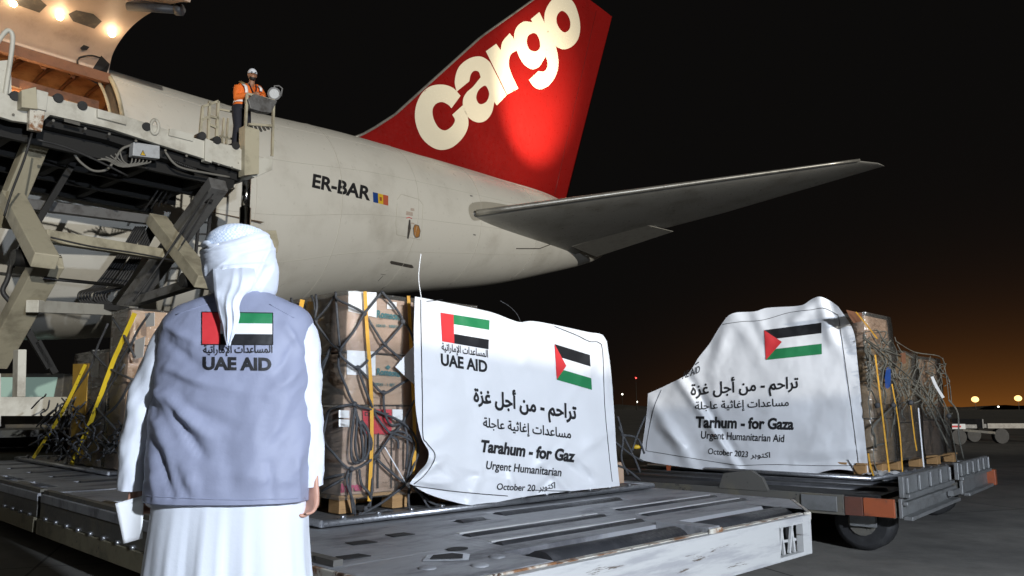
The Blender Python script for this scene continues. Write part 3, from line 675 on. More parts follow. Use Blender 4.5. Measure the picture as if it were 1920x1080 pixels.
# scissor arms: right and left planes
SR, SL = -15.6, -18.35
def arm(mb, s, p, q, wpx, th): mb.bar(pa(*p, s), pa(*q, s), th, wpx, AX); return mb
for s, A in ((SR, ((410, 345), (235, 580))), (SL, ((82, 235), (4, 420)))):
    arm(MB(), s, *A, .34, .26).build('scissor_arm', CRM if s == SL else ST, ld, .015)
arm(MB(), SR-.3, (293, 412), (385, 530), .34, .24).build('scissor_arm', CRM, ld, .015)
arm(MB(), SL-.3, (22, 372), (85, 490), .34, .24).build('scissor_arm', CRM, ld, .015)
arm(MB(), SR, (392, 522), (236, 572), .20, .18).build('scissor_arm', ST, ld, .015)
arm(MB(), SL, (92, 488), (-14, 680), .42, .26).build('scissor_arm', CRM, ld, .015)
for s, k in ((SR, (385, 530)), (SL, (85, 490))):
    p = pa(*k, s); MB().tube([p-AX*.45, p+AX*.2], .13, 16).build('pivot_pin', DK, ld)
def cross(p, q, sp, sq, w, name='cross_tube', m=CRM): MB().bar(pa(*p, sp), pa(*q, sq), w, w).build(name, m, ld, .01)
cross((80, 442), (332, 482), SL, SR, .20); cross((60, 574), (250, 584), SL, SR, .20, m=W)
cross((28, 380), (300, 415), SL, SR, .18, m=ST)
mb = MB(); mb.tube([pa(0, 513, SL), pa(90, 522, SL), pa(230, 536, SR-.8)], .03, 6); mb.build('hydraulic_pipe', DK, ld)
for p0, p1 in (((140, 300), (20, 500)), ((70, 640), (103, 700)), ((45, 610), (92, 690))):
    MB().bar(pb(*p0, BP-1.2), pb(*p1, BP-1.2), .10, .08, PORT).build('brace_bar', DK, ld)
mb = MB(); mb.tube(catmull([pb(x, y, BP-.8) for x, y in ((25, 470), (15, 520), (5, 545), (16, 562), (24, 570))], 5), .04, 6); mb.build('hose', M['rubber'], ld)
hs = MB()
for k in range(5):
    for dx in (0, 33):
        x = k*6+dx; hs.tube(catmull([pb(px, py, BP-1.9) for px, py in ((255+x*.75, 425), (222+x*.8, 478), (178+x*.95, 535), (150+x*.9, 548), (148+x*.9, 562), (160+x*.9, 571))], 5), .021, 6)
for k in range(4): hs.tube([pb(270+k*13, 395-k*4, BP-1.9), pb(320+k*10, 322-k*2, BP-1.6)], .018, 5)
hs.build('hydraulic_hoses', M['rubber'], ld)
mb = MB().bar(pb(165, 572, BP-1.9), pb(240, 580, BP-1.9), .1, .1); mb.build('hose_bracket', DK, ld)
jb = MB().prism([pb(x, y, BP-.10) for x, y in ((243, 270), (292, 277), (292, 301), (241, 295))], PORT*.16).build('junction_box', mat('grey_junction_box', (.40, .42, .44), .5, dirt=(.25, .25, .26)), ld, .01)
w = MB(); bx = lambda x, y: pb(x, y, BP+.062)
w.mi = 0; w.prism([bx(268, 281), bx(273.5, 292.5), bx(262.5, 291)], PORT*.004); w.mi = 1
w.prism([bx(268, 283), bx(271.9, 291.4), bx(264.1, 290.3)], PORT*.006); w.mi = 0; w.prism([bx(267.6, 285.5), bx(268.8, 285.6), bx(268.5, 289.6), bx(267.8, 289.5)], PORT*.008)
w.build('warning_triangle', [M['ink'], M['flag_yellow']], jb)
mb = MB()
for k in range(6): mb.tube(catmull([pb(x, y, BP-.05) for x, y in ((248+k*7, 297+k), (246+k*6, 306), (240-k*2, 308+k), (230-k*6, 300), (225-k*9, 285+k*3))], 4), .013, 5)
mb.tube(catmull([pb(x, y, BP-.08) for x, y in ((140, 290), (152, 305), (175, 320), (200, 318), (215, 300), (228, 280), (245, 272))], 5), .022, 6)
mb.tube(catmull([pb(x, y, BP-.08) for x, y in ((310, 285), (325, 305), (345, 316), (390, 325), (430, 332))], 5), .022, 6)
mb.build('cable_bundle', mat('grey_cable', (.16, .155, .14), .6), ld)
mb = MB()
for k in range(14): mb.ball(pb(322+k*3.4, 301+k*1.3, BP-.15), .035, nu=6, nv=4)
mb.build('connector_row', DK, ld)
mb = MB().prism([pb(x, y, BP-.42) for x, y in ((125, 240), (145, 245), (144, 257), (124, 252))], PORT*.1); mb.build('work_lamp', ST, ld)
for pts, r in ((((60, 250), (45, 300), (22, 360), (8, 405)), .018), (((395, 352), (350, 420), (300, 495), (250, 565)), .018), (((404, 356), (372, 410), (340, 460)), .014), (((95, 445), (170, 462), (250, 474), (325, 488)), .016), (((70, 262), (120, 275), (180, 300), (240, 330)), .02)):
    MB().tube(catmull([pb(x, y, BP+.12) for x, y in pts], 4), r, 6).build('hose', M['rubber'], ld)
for x, y in ((100, 226), (160, 241), (205, 251), (255, 264), (310, 282), (350, 292), (410, 308), (435, 314), (40, 200), (25, 215), (470, 255), (470, 285), (481, 262), (481, 290)):
    MB().tube([pb(x, y, BP+.08), pb(x, y, BP+.125)], .022, 8).build('bolt', M['side_dark'], ld)
MB().prism([pb(x, y, BP+.103) for x, y in ((120, 222), (150, 230), (150, 236), (120, 228))], PORT*.004).build('grease_stain', M['side_dark'], ld)
# ladder beside the fuselage and post behind the near man
mb = MB()
for x in (364, 384): mb.bar(pb(x+12, 380, BP-1.0), pb(x-3, 540, BP-1.0), .05, .05, PORT)
for k in range(7): mb.bar(pb(374-k*2, 395+k*22, BP-1.0), pb(394-k*2, 395+k*22, BP-1.0), .035, .035, PORT)
mb.build('ladder', M['rubber'], ld)
plate_px([(494, 432), (518, 432), (523, 455), (521, 474), (508, 474), (494, 470)], -.3).build('support_post', CRM, ld, .01)
plate_px([(500, 470), (512, 474), (513, 800), (500, 800)], -.3).build('support_leg', DK, ld)
plate_px([(410, 330), (440, 338), (438, 352), (415, 356), (405, 365), (398, 380), (388, 378)], -.4).build('hose_guard', DK, ld)
# chassis low at the left
mb = MB().abox(-21.8, -15.2, 3.9, 7.1, .55, 1.05); mb.build('chassis', M['side_dark'], ld)
for s in (-21, -16.2):
    for b_ in (3.9, 7.0): MB().tube([air(s, b_-.18, .48), air(s, b_+.18, .48)], .48, 20).build('wheel', M['rubber'], ld)
plate_px([(0, 744), (130, 744), (128, 780), (0, 780)], -.2, BP+1.2).build('side_rail', W, ld, .01)
plate_px([(34, 655), (50, 655), (48, 744), (32, 744)], -.2, BP+1.2).build('rail_post', W, ld, .01)
plate_px([(-20, 700), (2, 700), (2, 800), (-20, 800)], -.3, BP+1.2).build('rail_post', W, ld, .01)
# support legs so the low rail stands on the chassis
MB().abox(-21.6, -15.4, 7.1, BP+1.05, .75, .85).build('step', M['side_dark'], ld)
# ------------------------------------------------------------------ transporters (roller decks)
def holed_plate(mb, u0, u1, v0, v1, z0, z1, holes):
    us = [x for x in sorted({u0, u1, *[h[0] for h in holes], *[h[1] for h in holes]}) if u0 <= x <= u1]; vs_ = [x for x in sorted({v0, v1, *[h[2] for h in holes], *[h[3] for h in holes]}) if v0 <= x <= v1]
    for i in range(len(us)-1):
        run = None
        for j in range(len(vs_)):
            solid = j < len(vs_)-1 and not any(h[0]-1e-6 <= us[i] and us[i+1] <= h[1]+1e-6 and h[2]-1e-6 <= vs_[j] and vs_[j+1] <= h[3]+1e-6 for h in holes)
            if solid and run is None: run = vs_[j]
            if not solid and run is not None: mb.box(us[i], us[i+1], run, vs_[j], z0, z1); run = None
    return mb
DZ = .465
def transporter(label, loc, u0, u1, v0, v1, front):
    t = thing('cargo_transporter', label, 'cargo transporter', loc)
    holes = []
    if front:
        holes = [(2.86, 4.06, 2.56, 2.84), (4.20, 5.36, 2.56, 2.84), (2.92, 4.20, 2.99, 3.10), (4.36, 5.70, 3.12, 3.22), (2.98, 4.22, 3.30, 3.42), (4.45, 5.74, 3.40, 3.50), (3.72, 5.05, 3.78, 3.98), (3.3, 3.55, 3.72, 3.86)]
    for v in (4.35, 4.9, 5.6, 6.3, 7.1, 8.2, 9.0, 9.8, 10.6, 11.4):
        if v0+.2 < v < v1-.3: holes += [(u0+.55, u0+1.9, v, v+.22), (u0+2.1, u0+3.5, v, v+.22)]
    L_ = [(u0+.06, u0+.30, v, v+.72) for v in (3.75, 4.75, 5.7, 6.65, 7.95, 8.95, 9.95, 10.9) if v0+.1 < v and v+.72 < v1-.05]
    dk = MB()
    vf = 3.10 if front else v0
    if front:
        holed_plate(dk, u0, u1, vf, v1, .40, DZ, holes+L_)
        # cut-corner front lip: left plate, roller bay, right plate
        A, B_, Cc, D_, E_ = (1.98, 3.10), (1.98, 2.90), (2.04, 2.78), (2.32, 2.53), (2.80, 2.53)
        dk.prism([uvz(*p, DZ) for p in (A, B_, Cc, D_, E_, (2.80, 3.10))], Z*-.065)
        holed_plate(dk, 2.80, 5.40, 2.86, 3.10, .40, DZ, [(2.92, 4.20, 2.99, 3.10)])
        dk.box(4.07, 4.19, 2.50, 2.86, .40, DZ+.02)
        dk.prism([uvz(*p, DZ) for p in ((5.40, 3.10), (5.40, 2.55), (5.30, 2.50), (u1, 2.92), (u1, 3.10))], Z*-.065)
    else: holed_plate(dk, u0, u1, v0, v1, .40, DZ, L_+holes)
    dk.build('deck_plate', M['deck'], t, .004)
    MB().box(u0+.08, u1-.1, (3.0 if front else v0), v1, .22, .37).build('deck_tray', M['black_slot'], t)
    for h in holes+L_:
        along_u = (h[1]-h[0]) > (h[3]-h[2]); w = min(h[1]-h[0], h[3]-h[2]); r = w*.5 if w < .2 else min(w*.46, .12)
        c = ((h[0]+h[1])/2, (h[2]+h[3])/2); zc = DZ+.012-r
        a, b = ((h[0]+.03, c[1]), (h[1]-.03, c[1])) if along_u else ((c[0], h[2]+.02), (c[0], h[3]-.02))
        if w < .13: zc = DZ+.008-r
        MB().tube([uvz(*a, zc), uvz(*b, zc)], r, 20).build('deck_roller', M['roller'], t)
        if along_u and w < .13 and front:
            MB().box(h[0]+.02, h[1]-.02, h[3]-.012, h[3]+.018, DZ+.001, DZ+.007).build('slot_lip', M['deck_white'], t)
    return t
tf = transporter('roller deck transporter with scratched white front panel under the bannered net pallet', uvz(4, 5, 0), 1.98, 5.92, 2.5, 7.35, True)
# chipped lip round the cut corner
for p, q in (((1.98, 3.3), (1.98, 2.90)), ((1.98, 2.90), (2.04, 2.78)), ((2.04, 2.78), (2.32, 2.53)), ((2.32, 2.53), (2.80, 2.53))):
    P_, Q_ = uvz(*p, DZ-.045), uvz(*q, DZ-.045); d = (Q_-P_).normalized(); nn = Vector((-d.y, d.x, 0)); nn = nn if nn.dot(uvz(4, 5, 0)-P_) < 0 else -nn
    MB().prism([P_, Q_, Q_+nn*.018, P_+nn*.018], Z*.042).build('corner_lip', M['rust_white'], tf, .004)
MB().box(4.065, 4.195, 2.485, 2.50, .40, DZ+.012).build('centre_lip', M['rust_white'], tf, .004)
MB().prism([uvz(*p, DZ-.05) for p in ((5.25, 2.50), (5.30, 2.495), (5.915, 2.91), (5.935, 2.895), (5.30, 2.47), (5.25, 2.475))], Z*.05).build('corner_lip', M['rust_white'], tf, .004)
fp = MB()
def vpl(u0, u1, z0, z1, v=2.465): fp.prism([uvz(u0, v, z1), uvz(u1, v, z1), uvz(u1, v, z0), uvz(u0, v, z0)], V*.05)
vpl(2.34, 4.84, .20, .452, 2.467); vpl(4.84, 5.16, .405, .452); vpl(4.84, 5.16, .20, .225); vpl(5.16, 5.28, .20, .452)
fp.prism([uvz(5.283, 2.468, .452), uvz(5.91, 2.90, .452), uvz(5.91, 2.90, .20), uvz(5.283, 2.468, .20)], V*.05)
fp.build('front_panel', M['deck_white'], tf, .004)
sl = MB().box(4.80, 5.20, 2.56, 2.60, .20, .44); sl.build('step_recess', M['black_slot'], tf)
for k in range(4):
    u = 4.88+k*.07; MB().bar(uvz(u, 2.50, .23), uvz(u+(.05 if k % 2 == 0 else -.03), 2.50, .40), .02, .016, V).build('recess_bar', M['deck_white'], tf)
MB().bar(uvz(4.85, 2.515, .31), uvz(5.15, 2.515, .30), .016, .010, V).build('recess_bar', M['deck_white'], tf)
b = MB(); b.prism([uvz(2.34, 2.53, .395), uvz(2.04, 2.79, .395), uvz(2.04, 2.79, .16), uvz(2.34, 2.53, .16)], V*.04); b.prism([uvz(1.99, 2.92, .395), uvz(2.035, 2.795, .395), uvz(2.035, 2.795, .16), uvz(1.99, 2.92, .16)], V*.03)
b.build('corner_panel', M['rust_white'], tf)
b = MB(); b.box(2.80, 5.28, 2.505, 2.545, .41, .456); b.build('front_rail', M['rust_white'], tf)
# details on the deck: recess with a white rim, oval hole, bolt heads, scrape marks
b = MB(); b.mi = 0; b.prism([uvz(*p, DZ+.002) for p in ((2.36, 2.93), (2.52, 2.80), (2.62, 2.90), (2.60, 3.0), (2.46, 3.02))], Z*.004); b.mi = 1
b.prism([uvz(*p, DZ+.007) for p in ((2.40, 2.93), (2.52, 2.84), (2.585, 2.91), (2.57, 2.97), (2.47, 2.99))], Z*.002); b.build('tie_down_recess', [M['alu'], M['black_slot']], tf)
MB().prism([uvz(2.68+.06*cos(k*pi/8), 3.06+.045*sin(k*pi/8), DZ+.002) for k in range(16)], Z*.003).build('deck_hole', M['black_slot'], tf)
for q in ((2.45, 3.55), (2.75, 3.62), (2.2, 3.25)): MB().prism([uvz(q[0]+x, q[1]+y, DZ+.002) for x, y in ((-.07, -.04), (.07, -.05), (.06, .04), (-.06, .05))], Z*.003).build('deck_hole', M['black_slot'], tf)
for q in ((2.28, 2.80), (2.48, 2.68), (2.68, 2.78)): MB().ball(uvz(*q, DZ+.0), .042, .042, .012).build('bolt_head', M['deck'], tf)
# left flank with roller ends and bolts
def flank(t, v0, v1):
    MB().prism([uvz(1.985, v0, .40), uvz(1.985, v1, .40), uvz(1.985, v1, .28), uvz(1.985, v0, .28)], U*.05).build('side_panel', M['side_dark'], t)
    MB().prism([uvz(1.965, v0, .275), uvz(1.965, v1, .275), uvz(1.965, v1, .16), uvz(1.965, v0, .16)], U*.08).build('lower_side_panel', M['side_yellow'], t)
    for k in range(int((v1-v0)/.26)): MB().tube([uvz(1.96, v0+.15+k*.26, .29), uvz(1.99, v0+.15+k*.26, .29)], .016, 8).build('side_bolt', M['alu'], t)
    MB().box(2.0, 2.05, v0, v1, DZ+.002, DZ+.03).build('edge_rail', M['side_dark'], t)
    for vv in (v0+.9, v1-.9):
        for uu in (2.5, 5.6): MB().tube([uvz(uu-.09, vv, .13), uvz(uu+.09, vv, .13)], .13, 18).build('wheel', M['rubber'], t)
flank(tf, 3.1, 7.35)
tb = transporter('grimy roller deck transporter behind the man, between him and the loader', uvz(4, 10, 0), 1.98, 6.25, 7.45, 12.4, False)
flank(tb, 7.45, 12.4)
MB().box(2.05, 6.2, 7.45, 7.49, .15, .398).build('end_panel', M['side_dark'], tb)

# ------------------------------------------------------------------ pallet dolly at the right
dl = thing('pallet_dolly', 'grey steel pallet dolly with faded orange corners under the right pallet', 'dolly', uvz(9.4, 4.4, 0))
a0, a1, b0, b1 = 7.62, 12.2, 2.86, 6.4
fr = MB()
for v in (b0+.05, b1-.17): fr.box(a0, a1-.2, v, v+.12, .30, .42)
for u in (a0, 8.9, 10.2, a1-.32): fr.box(u, u+.12, b0+.172, b1-.175, .31, .40)
fr.build('chassis_frame', M['side_dark'], dl, .006)
MB().box(a0+.13, a1-.45, b0+.2, b1-.2, .405, .45).build('deck_tray', M['black_slot'], dl)
for u in (8.2, 8.75, 9.3, 9.85, 10.4, 10.9): MB().tube([uvz(u, b0+.25, .44), uvz(u, b1-.25, .44)], .04, 12).build('deck_roller', M['roller'], dl)
MB().box(a0-.03, a0-.003, b0+.42, b1, .30, .46).build('end_panel', M['side_dark'], dl, .004)
b = MB(); b.box(a0-.035, a0-.004, b0+.04, b0+.27, .31, .45); b.build('corner_reflector', M['orange'], dl, .004)
b = MB(); b.box(a0-.032, a0-.002, b0+.275, b0+.415, .305, .45); b.build('corner_plate', mat('rusty_brown_plate', (.12, .045, .03), .6, dirt=(.06, .04, .03), dscale=9), dl, .004)
b = MB(); b.box(a0-.045, a0-.032, b0+.47, b0+.76, .325, .445); b.build('licence_plate', M['galv'], dl, .004)
def side(mb, u0, u1, z0, z1, ribs):
    mb.box(u0, u1, b0-.01, b0+.03, z0, z1); mb.box(u0, u1, b0-.05, b0-.01, z0, z0+.03)
    for k in range(ribs): u = u0+.06+(u1-u0-.12)*k/max(1, ribs-1); mb.box(u-.015, u+.015, b0-.035, b0-.012, z0+.032, z1-.01)
    return mb
side(MB(), 7.70, 9.35, .455, .62, 5).build('side_stop', M['galv'], dl, .006)
side(MB(), 9.75, 11.35, .455, .62, 6).build('side_stop', M['galv'], dl, .006)
b = MB(); b.box(7.66, 9.45, b0, b0+.03, .30, .45); b.box(7.66, 9.45, b0-.07, b0-.002, .29, .32); b.box(7.66, 9.45, b0-.04, b0-.002, .40, .43); b.build('side_beam', M['galv'], dl, .006)
b = MB(); b.box(9.95, 11.3, b0, b0+.03, .30, .45); b.box(9.95, 11.3, b0-.06, b0-.002, .29, .32); b.build('side_beam', M['galv'], dl, .006)
MB().box(9.5, 9.9, b0+.06, b0+.12, .31, .44).build('side_gap_plate', M['side_dark'], dl)
MB().box(9.2, 9.5, b0-.06, b0-.012, .35, .40).build('side_latch', M['galv'], dl)
MB().box(11.305, 11.40, b0-.08, b0+.4, .30, .47).build('corner_reflector', M['orange'], dl, .006)
for u, v in ((7.95, 3.22), (7.95, 5.8), (10.7, 3.3), (10.7, 5.8)):
    w = MB(); w.tube([uvz(u-.11, v, .23), uvz(u-.09, v, .23), uvz(u+.09, v, .23), uvz(u+.11, v, .23)], [.19, .23, .23, .19], 24); wo_ = w.build('wheel', M['rubber'], dl)
    MB().tube([uvz(u-.125, v, .23), uvz(u+.125, v, .23)], .11, 16).build('rim', M['side_dark'], wo_)
    MB().box(u-.17, u-.13, v-.12, v+.08, .20, .40).build('wheel_fork', M['galv'], dl)
b = MB(); b.bar(uvz(7.6, 4.4, .3), uvz(6.6, 4.5, .3), .09, .08); b.bar(uvz(6.6, 4.4, .32), uvz(6.6, 4.6, .32), .09, .09); b.build('tow_bar', M['side_dark'], dl)
b = MB(); b.prism([uvz(7.58, v, z) for v, z in ((3.9, .45), (4.35, .45), (4.30, .58), (4.05, .62), (3.95, .56))], U*.05); b.build('end_stop', M['side_dark'], dl)
b = MB(); b.prism([uvz(7.58, v, z) for v, z in ((5.45, .45), (5.85, .45), (5.80, .58), (5.5, .60))], U*.05); b.build('end_stop', M['side_dark'], dl)
# the dolly stands a little askew: turn it about its near corner
dl_c0, dl_c1, dl_a = uvz(7.62, 2.86, 0), uvz(6.62, 2.36, 0), radians(5.5)
dl.location = dl_c1-Matrix.Rotation(dl_a, 3, 'Z') @ (dl_c0-dl.location); dl.rotation_euler.z = dl_a
# ------------------------------------------------------------------ cartons, pallets, nets, straps, banners
def px_of(P):
    d = P-CP; c, s = cos(PIT), sin(PIT); z = d.y*c+d.z*s; v = -d.y*s+d.z*c
    return 960+FPX*d.x/z, 540-FPX*v/z
def seg_d(px, py, a, b):
    ax, ay = a; bx, by = b; dx, dy = bx-ax, by-ay; t = max(0, min(1, ((px-ax)*dx+(py-ay)*dy)/(dx*dx+dy*dy)))
    return math.hypot(px-ax-t*dx, py-ay-t*dy), t
def ridges(px, py, rl):
    s = 0
    for a, b, w, amp in rl:
        d, t = seg_d(px, py, a, b); s += amp*exp(-(d/w)**2)*(1-.45*abs(2*t-1))
    return s
def carton(label, u0, u1, v0, v1, z0, z1, m='card', group=None, tape=True):
    t = thing('carton', label, 'box', uvz((u0+u1)/2, (v0+v1)/2, z0), group)
    g_ = .006; b = MB().box(u0+g_, u1-g_, v0+g_, v1-g_, z0+.002, z1-g_)
    j = [Vector((random.uniform(-.006, .006), random.uniform(-.006, .006), random.uniform(-.004, .0))) for _ in range(8)]
    b.v = [p+j[i] for i, p in enumerate(b.v)]; b.build('carton_body', M[m], t, .008)
    if tape:
        um = (u0+u1)/2
        MB().box(um-.03, um+.03, v0-.004, v0+.002, z0+.01, z1-.02).build('packing_tape', M['tape'], t)
    return t
M['tape'] = mat('brown_packing_tape', (.24, .15, .09), .25)
def pallet_sheet(label, u0, u1, v0, v1, group=None):
    t = thing('air_cargo_pallet', label, 'pallet', uvz((u0+u1)/2, (v0+v1)/2, .468), group)
    MB().box(u0+.03, u1-.03, v0+.03, v1-.03, .482, .505).build('pallet_sheet', M['grey_steel'], t)
    e = MB()
    for p, q in (((u0, v0), (u1, v0)), ((u1, v0), (u1, v1)), ((u1, v1), (u0, v1)), ((u0, v1), (u0, v0))): e.tube([uvz(*p, .498), uvz(*q, .498)], .022, 8)
    e.build('edge_rail', M['alu'], t)
    for k in range(int((u1-u0)/.25)): MB().tube([uvz(u0+.12+k*.25, v0-.006, .525), uvz(u0+.15+k*.25, v0-.006, .525)], .012, 6).build('lashing_ring', M['alu'], t)
    return t
def skid(label, u0, u1, v0, v1):
    t = thing('wooden_pallet', label, 'pallet', uvz((u0+u1)/2, (v0+v1)/2, .51))
    for u in (u0+.01, (u0+u1)/2-.06, u1-.13):
        for v in (v0+.01, (v0+v1)/2-.06, v1-.13): MB().box(u, u+.12, v, v+.12, .512, .60).build('pallet_block', M['wood'], t, .004)
    b = MB(); n = 6
    for k in range(n): b.box(u0, u1, v0+(v1-v0-.1)*k/(n-1), v0+.1+(v1-v0-.1)*k/(n-1), .601, .622)
    b.build('deck_boards', M['wood'], t, .003); return t

# --- pallet under the first banner
P1U, P1V = 2.78, 4.25
pallet_sheet('aluminium cargo pallet on the front transporter under the large carton stack', 2.55, 5.78, 4.08, 6.52)
skid('wooden skid at the near left corner of the front pallet', 2.78, 3.72, 4.27, 5.2)
skid('wooden skid under the middle of the front pallet, hidden low behind the large banner', 3.76, 4.7, 4.27, 5.2)
def c4(x, y): return 500+x*.4813, 480+y*.4813
lev = [(.624, 1.17), (1.172, 1.50), (1.502, 1.87)]
names = ['tall bottom carton with pink print left of the front banner', 'middle carton with teal print left of the front banner', 'top corner carton with white sheet and teal print beside the front banner']
front = {}
for i, (z0, z1) in enumerate(lev):
    front[i] = carton(names[i], 2.78, 3.32 if i else 3.20, 4.25, 4.75, z0, z1, 'card' if i != 1 else 'card2', tape=(i == 0))
carton('tall bottom carton half hidden behind the left edge of the front banner', 3.21, 3.75, 4.25, 4.75, .624, 1.17, 'card')
carton('middle carton half hidden behind the left edge of the front banner', 3.33, 3.85, 4.25, 4.75, 1.172, 1.50, 'card2')
carton('top carton with red corner half hidden behind the left edge of the front banner', 3.33, 3.85, 4.25, 4.75, 1.502, 1.86, 'card')
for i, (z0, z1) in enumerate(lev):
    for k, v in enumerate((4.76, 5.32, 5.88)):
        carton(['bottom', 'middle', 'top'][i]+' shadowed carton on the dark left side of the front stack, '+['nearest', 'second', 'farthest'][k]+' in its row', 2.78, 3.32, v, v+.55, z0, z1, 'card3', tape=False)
for i, (z0, z1) in enumerate(lev):
    carton(['bottom', 'middle', 'top'][i]+' carton behind the right end of the front banner', 4.95, 5.15 if i == 2 else 5.32, 4.25, 5.9, z0, min(z1, 1.72), 'card', tape=False)
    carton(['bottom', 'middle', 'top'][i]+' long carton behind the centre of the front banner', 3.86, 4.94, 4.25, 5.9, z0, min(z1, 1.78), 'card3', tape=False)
f1 = lambda x, y: onp(x, y, V*(P1V-.003), V)
def lab(part, parent, polys, m, off=.004, hit=f1):
    b = MB(); decal(b, polys, hit, off, 60); return b.build(part, M[m], parent)
def q4(*p): return quad(*[c4(*a) for a in p])
lab('label', front[2], q4((319, 137), (428, 142), (428, 240), (318, 215)), 'paper'); lab('label', front[2], q4((470, 178), (507, 180), (505, 208), (468, 206)), 'paper')
lab('printed_text', front[2], shape_text('Romsons', c4(428, 238), c4(528, 250), (1, -13), .04), 'teal_print', .006)
lab('printed_text', front[2], shape_text('10X10 - 100X1', c4(428, 276), c4(510, 280), (0, -5), .03), 'teal_print', .006)
lab('label', front[1], q4((313, 367), (424, 372), (424, 466), (312, 462)), 'paper')
lab('printed_text', front[1], shape_text('Romsons', c4(428, 462), c4(520, 470), (1, -12), .04), 'teal_print', .006)
lab('printed_text', front[1], shape_text('100X1 - 1 SET', c4(420, 504), c4(500, 508), (0, -5), .03), 'teal_print', .006)
lab('printed_mark', front[1], q4((473, 424), (484, 433), (473, 444), (462, 433)), 'teal_print')
for q in (((281, 600), (322, 602), (322, 632), (281, 630)), ((281, 636), (322, 638), (322, 667), (281, 665)), ((490, 597), (530, 598), (530, 640), (490, 638))): lab('label', front[0], q4(*q), 'paper')
lab('red_label', front[0], q4((373, 597), (487, 598), (487, 697), (378, 692)), 'red_sticker')
lab('printed_text', front[0], shape_text('DO NOT', c4(382, 622), c4(478, 626), (0, -7), .03), 'ink', .006)
lab('printed_text', front[0], shape_text('intres', c4(288, 920), c4(372, 912), (1, -16), .05), 'pink_print', .006)
b = MB()
for q in (((432, 690), (438, 690), (436, 905), (430, 905)), ((486, 690), (490, 690), (488, 905), (484, 905)), ((432, 740), (470, 742), (470, 746), (432, 744)), ((440, 750), (443, 750), (443, 800), (440, 800))): decal(b, q4(*q), f1, .005, 60)
b.build('printed_mark', M['ink'], front[0])
def corner_x(y): return 316-(y-135)*.050
def on1(x, y, off=.03):
    px, py = c4(x, y)
    if x >= corner_x(y): return onp(px, py, V*(P1V-off), V)
    return onp(px, py, U*(P1U-off), U)
def rope(mb, pts, r=.0085, off=.03, flat=1, up=None): 
    return mb.tube(catmull([on1(x, y, off+.012*((i*7) % 3)) for i, (x, y) in enumerate(pts)], 5), r, 7, flat=flat, up=up)
net = thing('cargo_net', 'dark rope cargo net stretched over the front carton stack', 'cargo net', uvz(3.2, 4.2, .5), )
nm = MB()
for pts in ([(268, 142), (275, 168), (330, 195), (380, 225), (420, 285), (460, 345), (530, 410), (575, 470)], [(450, 138), (415, 182), (380, 225), (345, 285), (300, 345), (286, 365)], [(286, 365), (292, 392), (355, 436), (405, 395), (460, 345), (500, 300), (530, 255), (500, 200), (450, 140)],
            [(530, 255), (555, 285), (572, 330)], [(355, 436), (370, 480), (400, 560), (425, 620), (460, 668), (490, 690), (530, 650), (575, 560)], [(575, 468), (520, 500), (455, 533), (400, 480), (355, 436)], [(455, 533), (457, 590), (470, 640), (490, 660), (530, 650)],
            [(286, 365), (280, 430), (310, 510), (345, 577), (430, 605), (530, 650), (580, 705)], [(340, 577), (290, 585), (245, 600), (232, 640), (222, 715), (262, 770), (330, 830), (420, 783), (490, 690)], [(330, 830), (325, 900), (338, 1005)], [(318, 835), (312, 880), (338, 960), (345, 1010)],
            [(420, 783), (470, 830), (540, 885), (562, 880)], [(420, 783), (412, 850), (410, 910), (400, 985)], [(360, 830), (370, 890), (400, 925), (402, 960), (385, 985)], [(545, 888), (450, 960), (365, 1008)], [(560, 880), (552, 940), (556, 990)],
            [(345, 590), (330, 700), (332, 790), (352, 805), (375, 780), (365, 660)], [(345, 590), (352, 640), (345, 740), (362, 800), (395, 770), (398, 690), (370, 640)], [(340, 590), (362, 650), (385, 700), (380, 780), (360, 800)], [(350, 640), (380, 660), (408, 720), (405, 770), (420, 783)],
            [(490, 690), (520, 700), (555, 715), (585, 745), (578, 800), (555, 860), (540, 885)], [(500, 680), (540, 690), (575, 730), (560, 800), (545, 870)], [(530, 650), (545, 690), (548, 760), (542, 830)], [(480, 700), (510, 720), (512, 750)], [(530, 655), (570, 690), (592, 760), (560, 840)],
            [(192, 150), (195, 200), (190, 250), (220, 300), (262, 350), (286, 365)], [(268, 150), (230, 205), (190, 250), (150, 300), (130, 340)], [(268, 142), (275, 240), (282, 320), (286, 365)], [(250, 352), (235, 390), (205, 440), (215, 480)], [(250, 360), (225, 420), (205, 470)], [(95, 165), (105, 200), (110, 230)], [(175, 155), (186, 185), (192, 250)], [(60, 175), (50, 190), (40, 215)],
            [(300, 850), (260, 858), (215, 870)], [(330, 850), (260, 890), (215, 915)], [(365, 1008), (420, 1000), (470, 990), (500, 1000)], [(575, 905), (620, 945), (650, 965), (690, 975)], [(560, 880), (600, 930), (640, 985), (680, 960)]):
    nm = MB(); rope(nm, pts); nm.build('net_rope', M['rope'], net)
kn = MB()
for x, y in ((380, 225), (460, 345), (286, 365), (355, 436), (530, 255), (455, 533), (490, 690), (530, 650), (420, 783), (330, 830), (342, 577), (545, 885), (190, 250), (385, 985), (365, 1008)): kn.ball(on1(x, y, .042), .018, nu=8, nv=6)
kn.build('net_knots', M['rope'], net)
def flat_strap(name, label, pts, w, m, proj=on1, off=.045):
    b = MB(); P_ = [proj(x, y, off) for x, y in pts]; P_ = catmull(P_, 4); rows = []
    for i, p in enumerate(P_):
        d = (P_[min(i+1, len(P_)-1)]-P_[max(0, i-1)]).normalized(); nn = (CP-p).normalized(); x = d.cross(nn).normalized()
        rows.append([p-x*w/2, p+x*w/2, p+x*w/2-nn*.004, p-x*w/2-nn*.004])
    b.grid(rows, True, False); return single(name, b, M[m], P_[-1], label, 'strap')
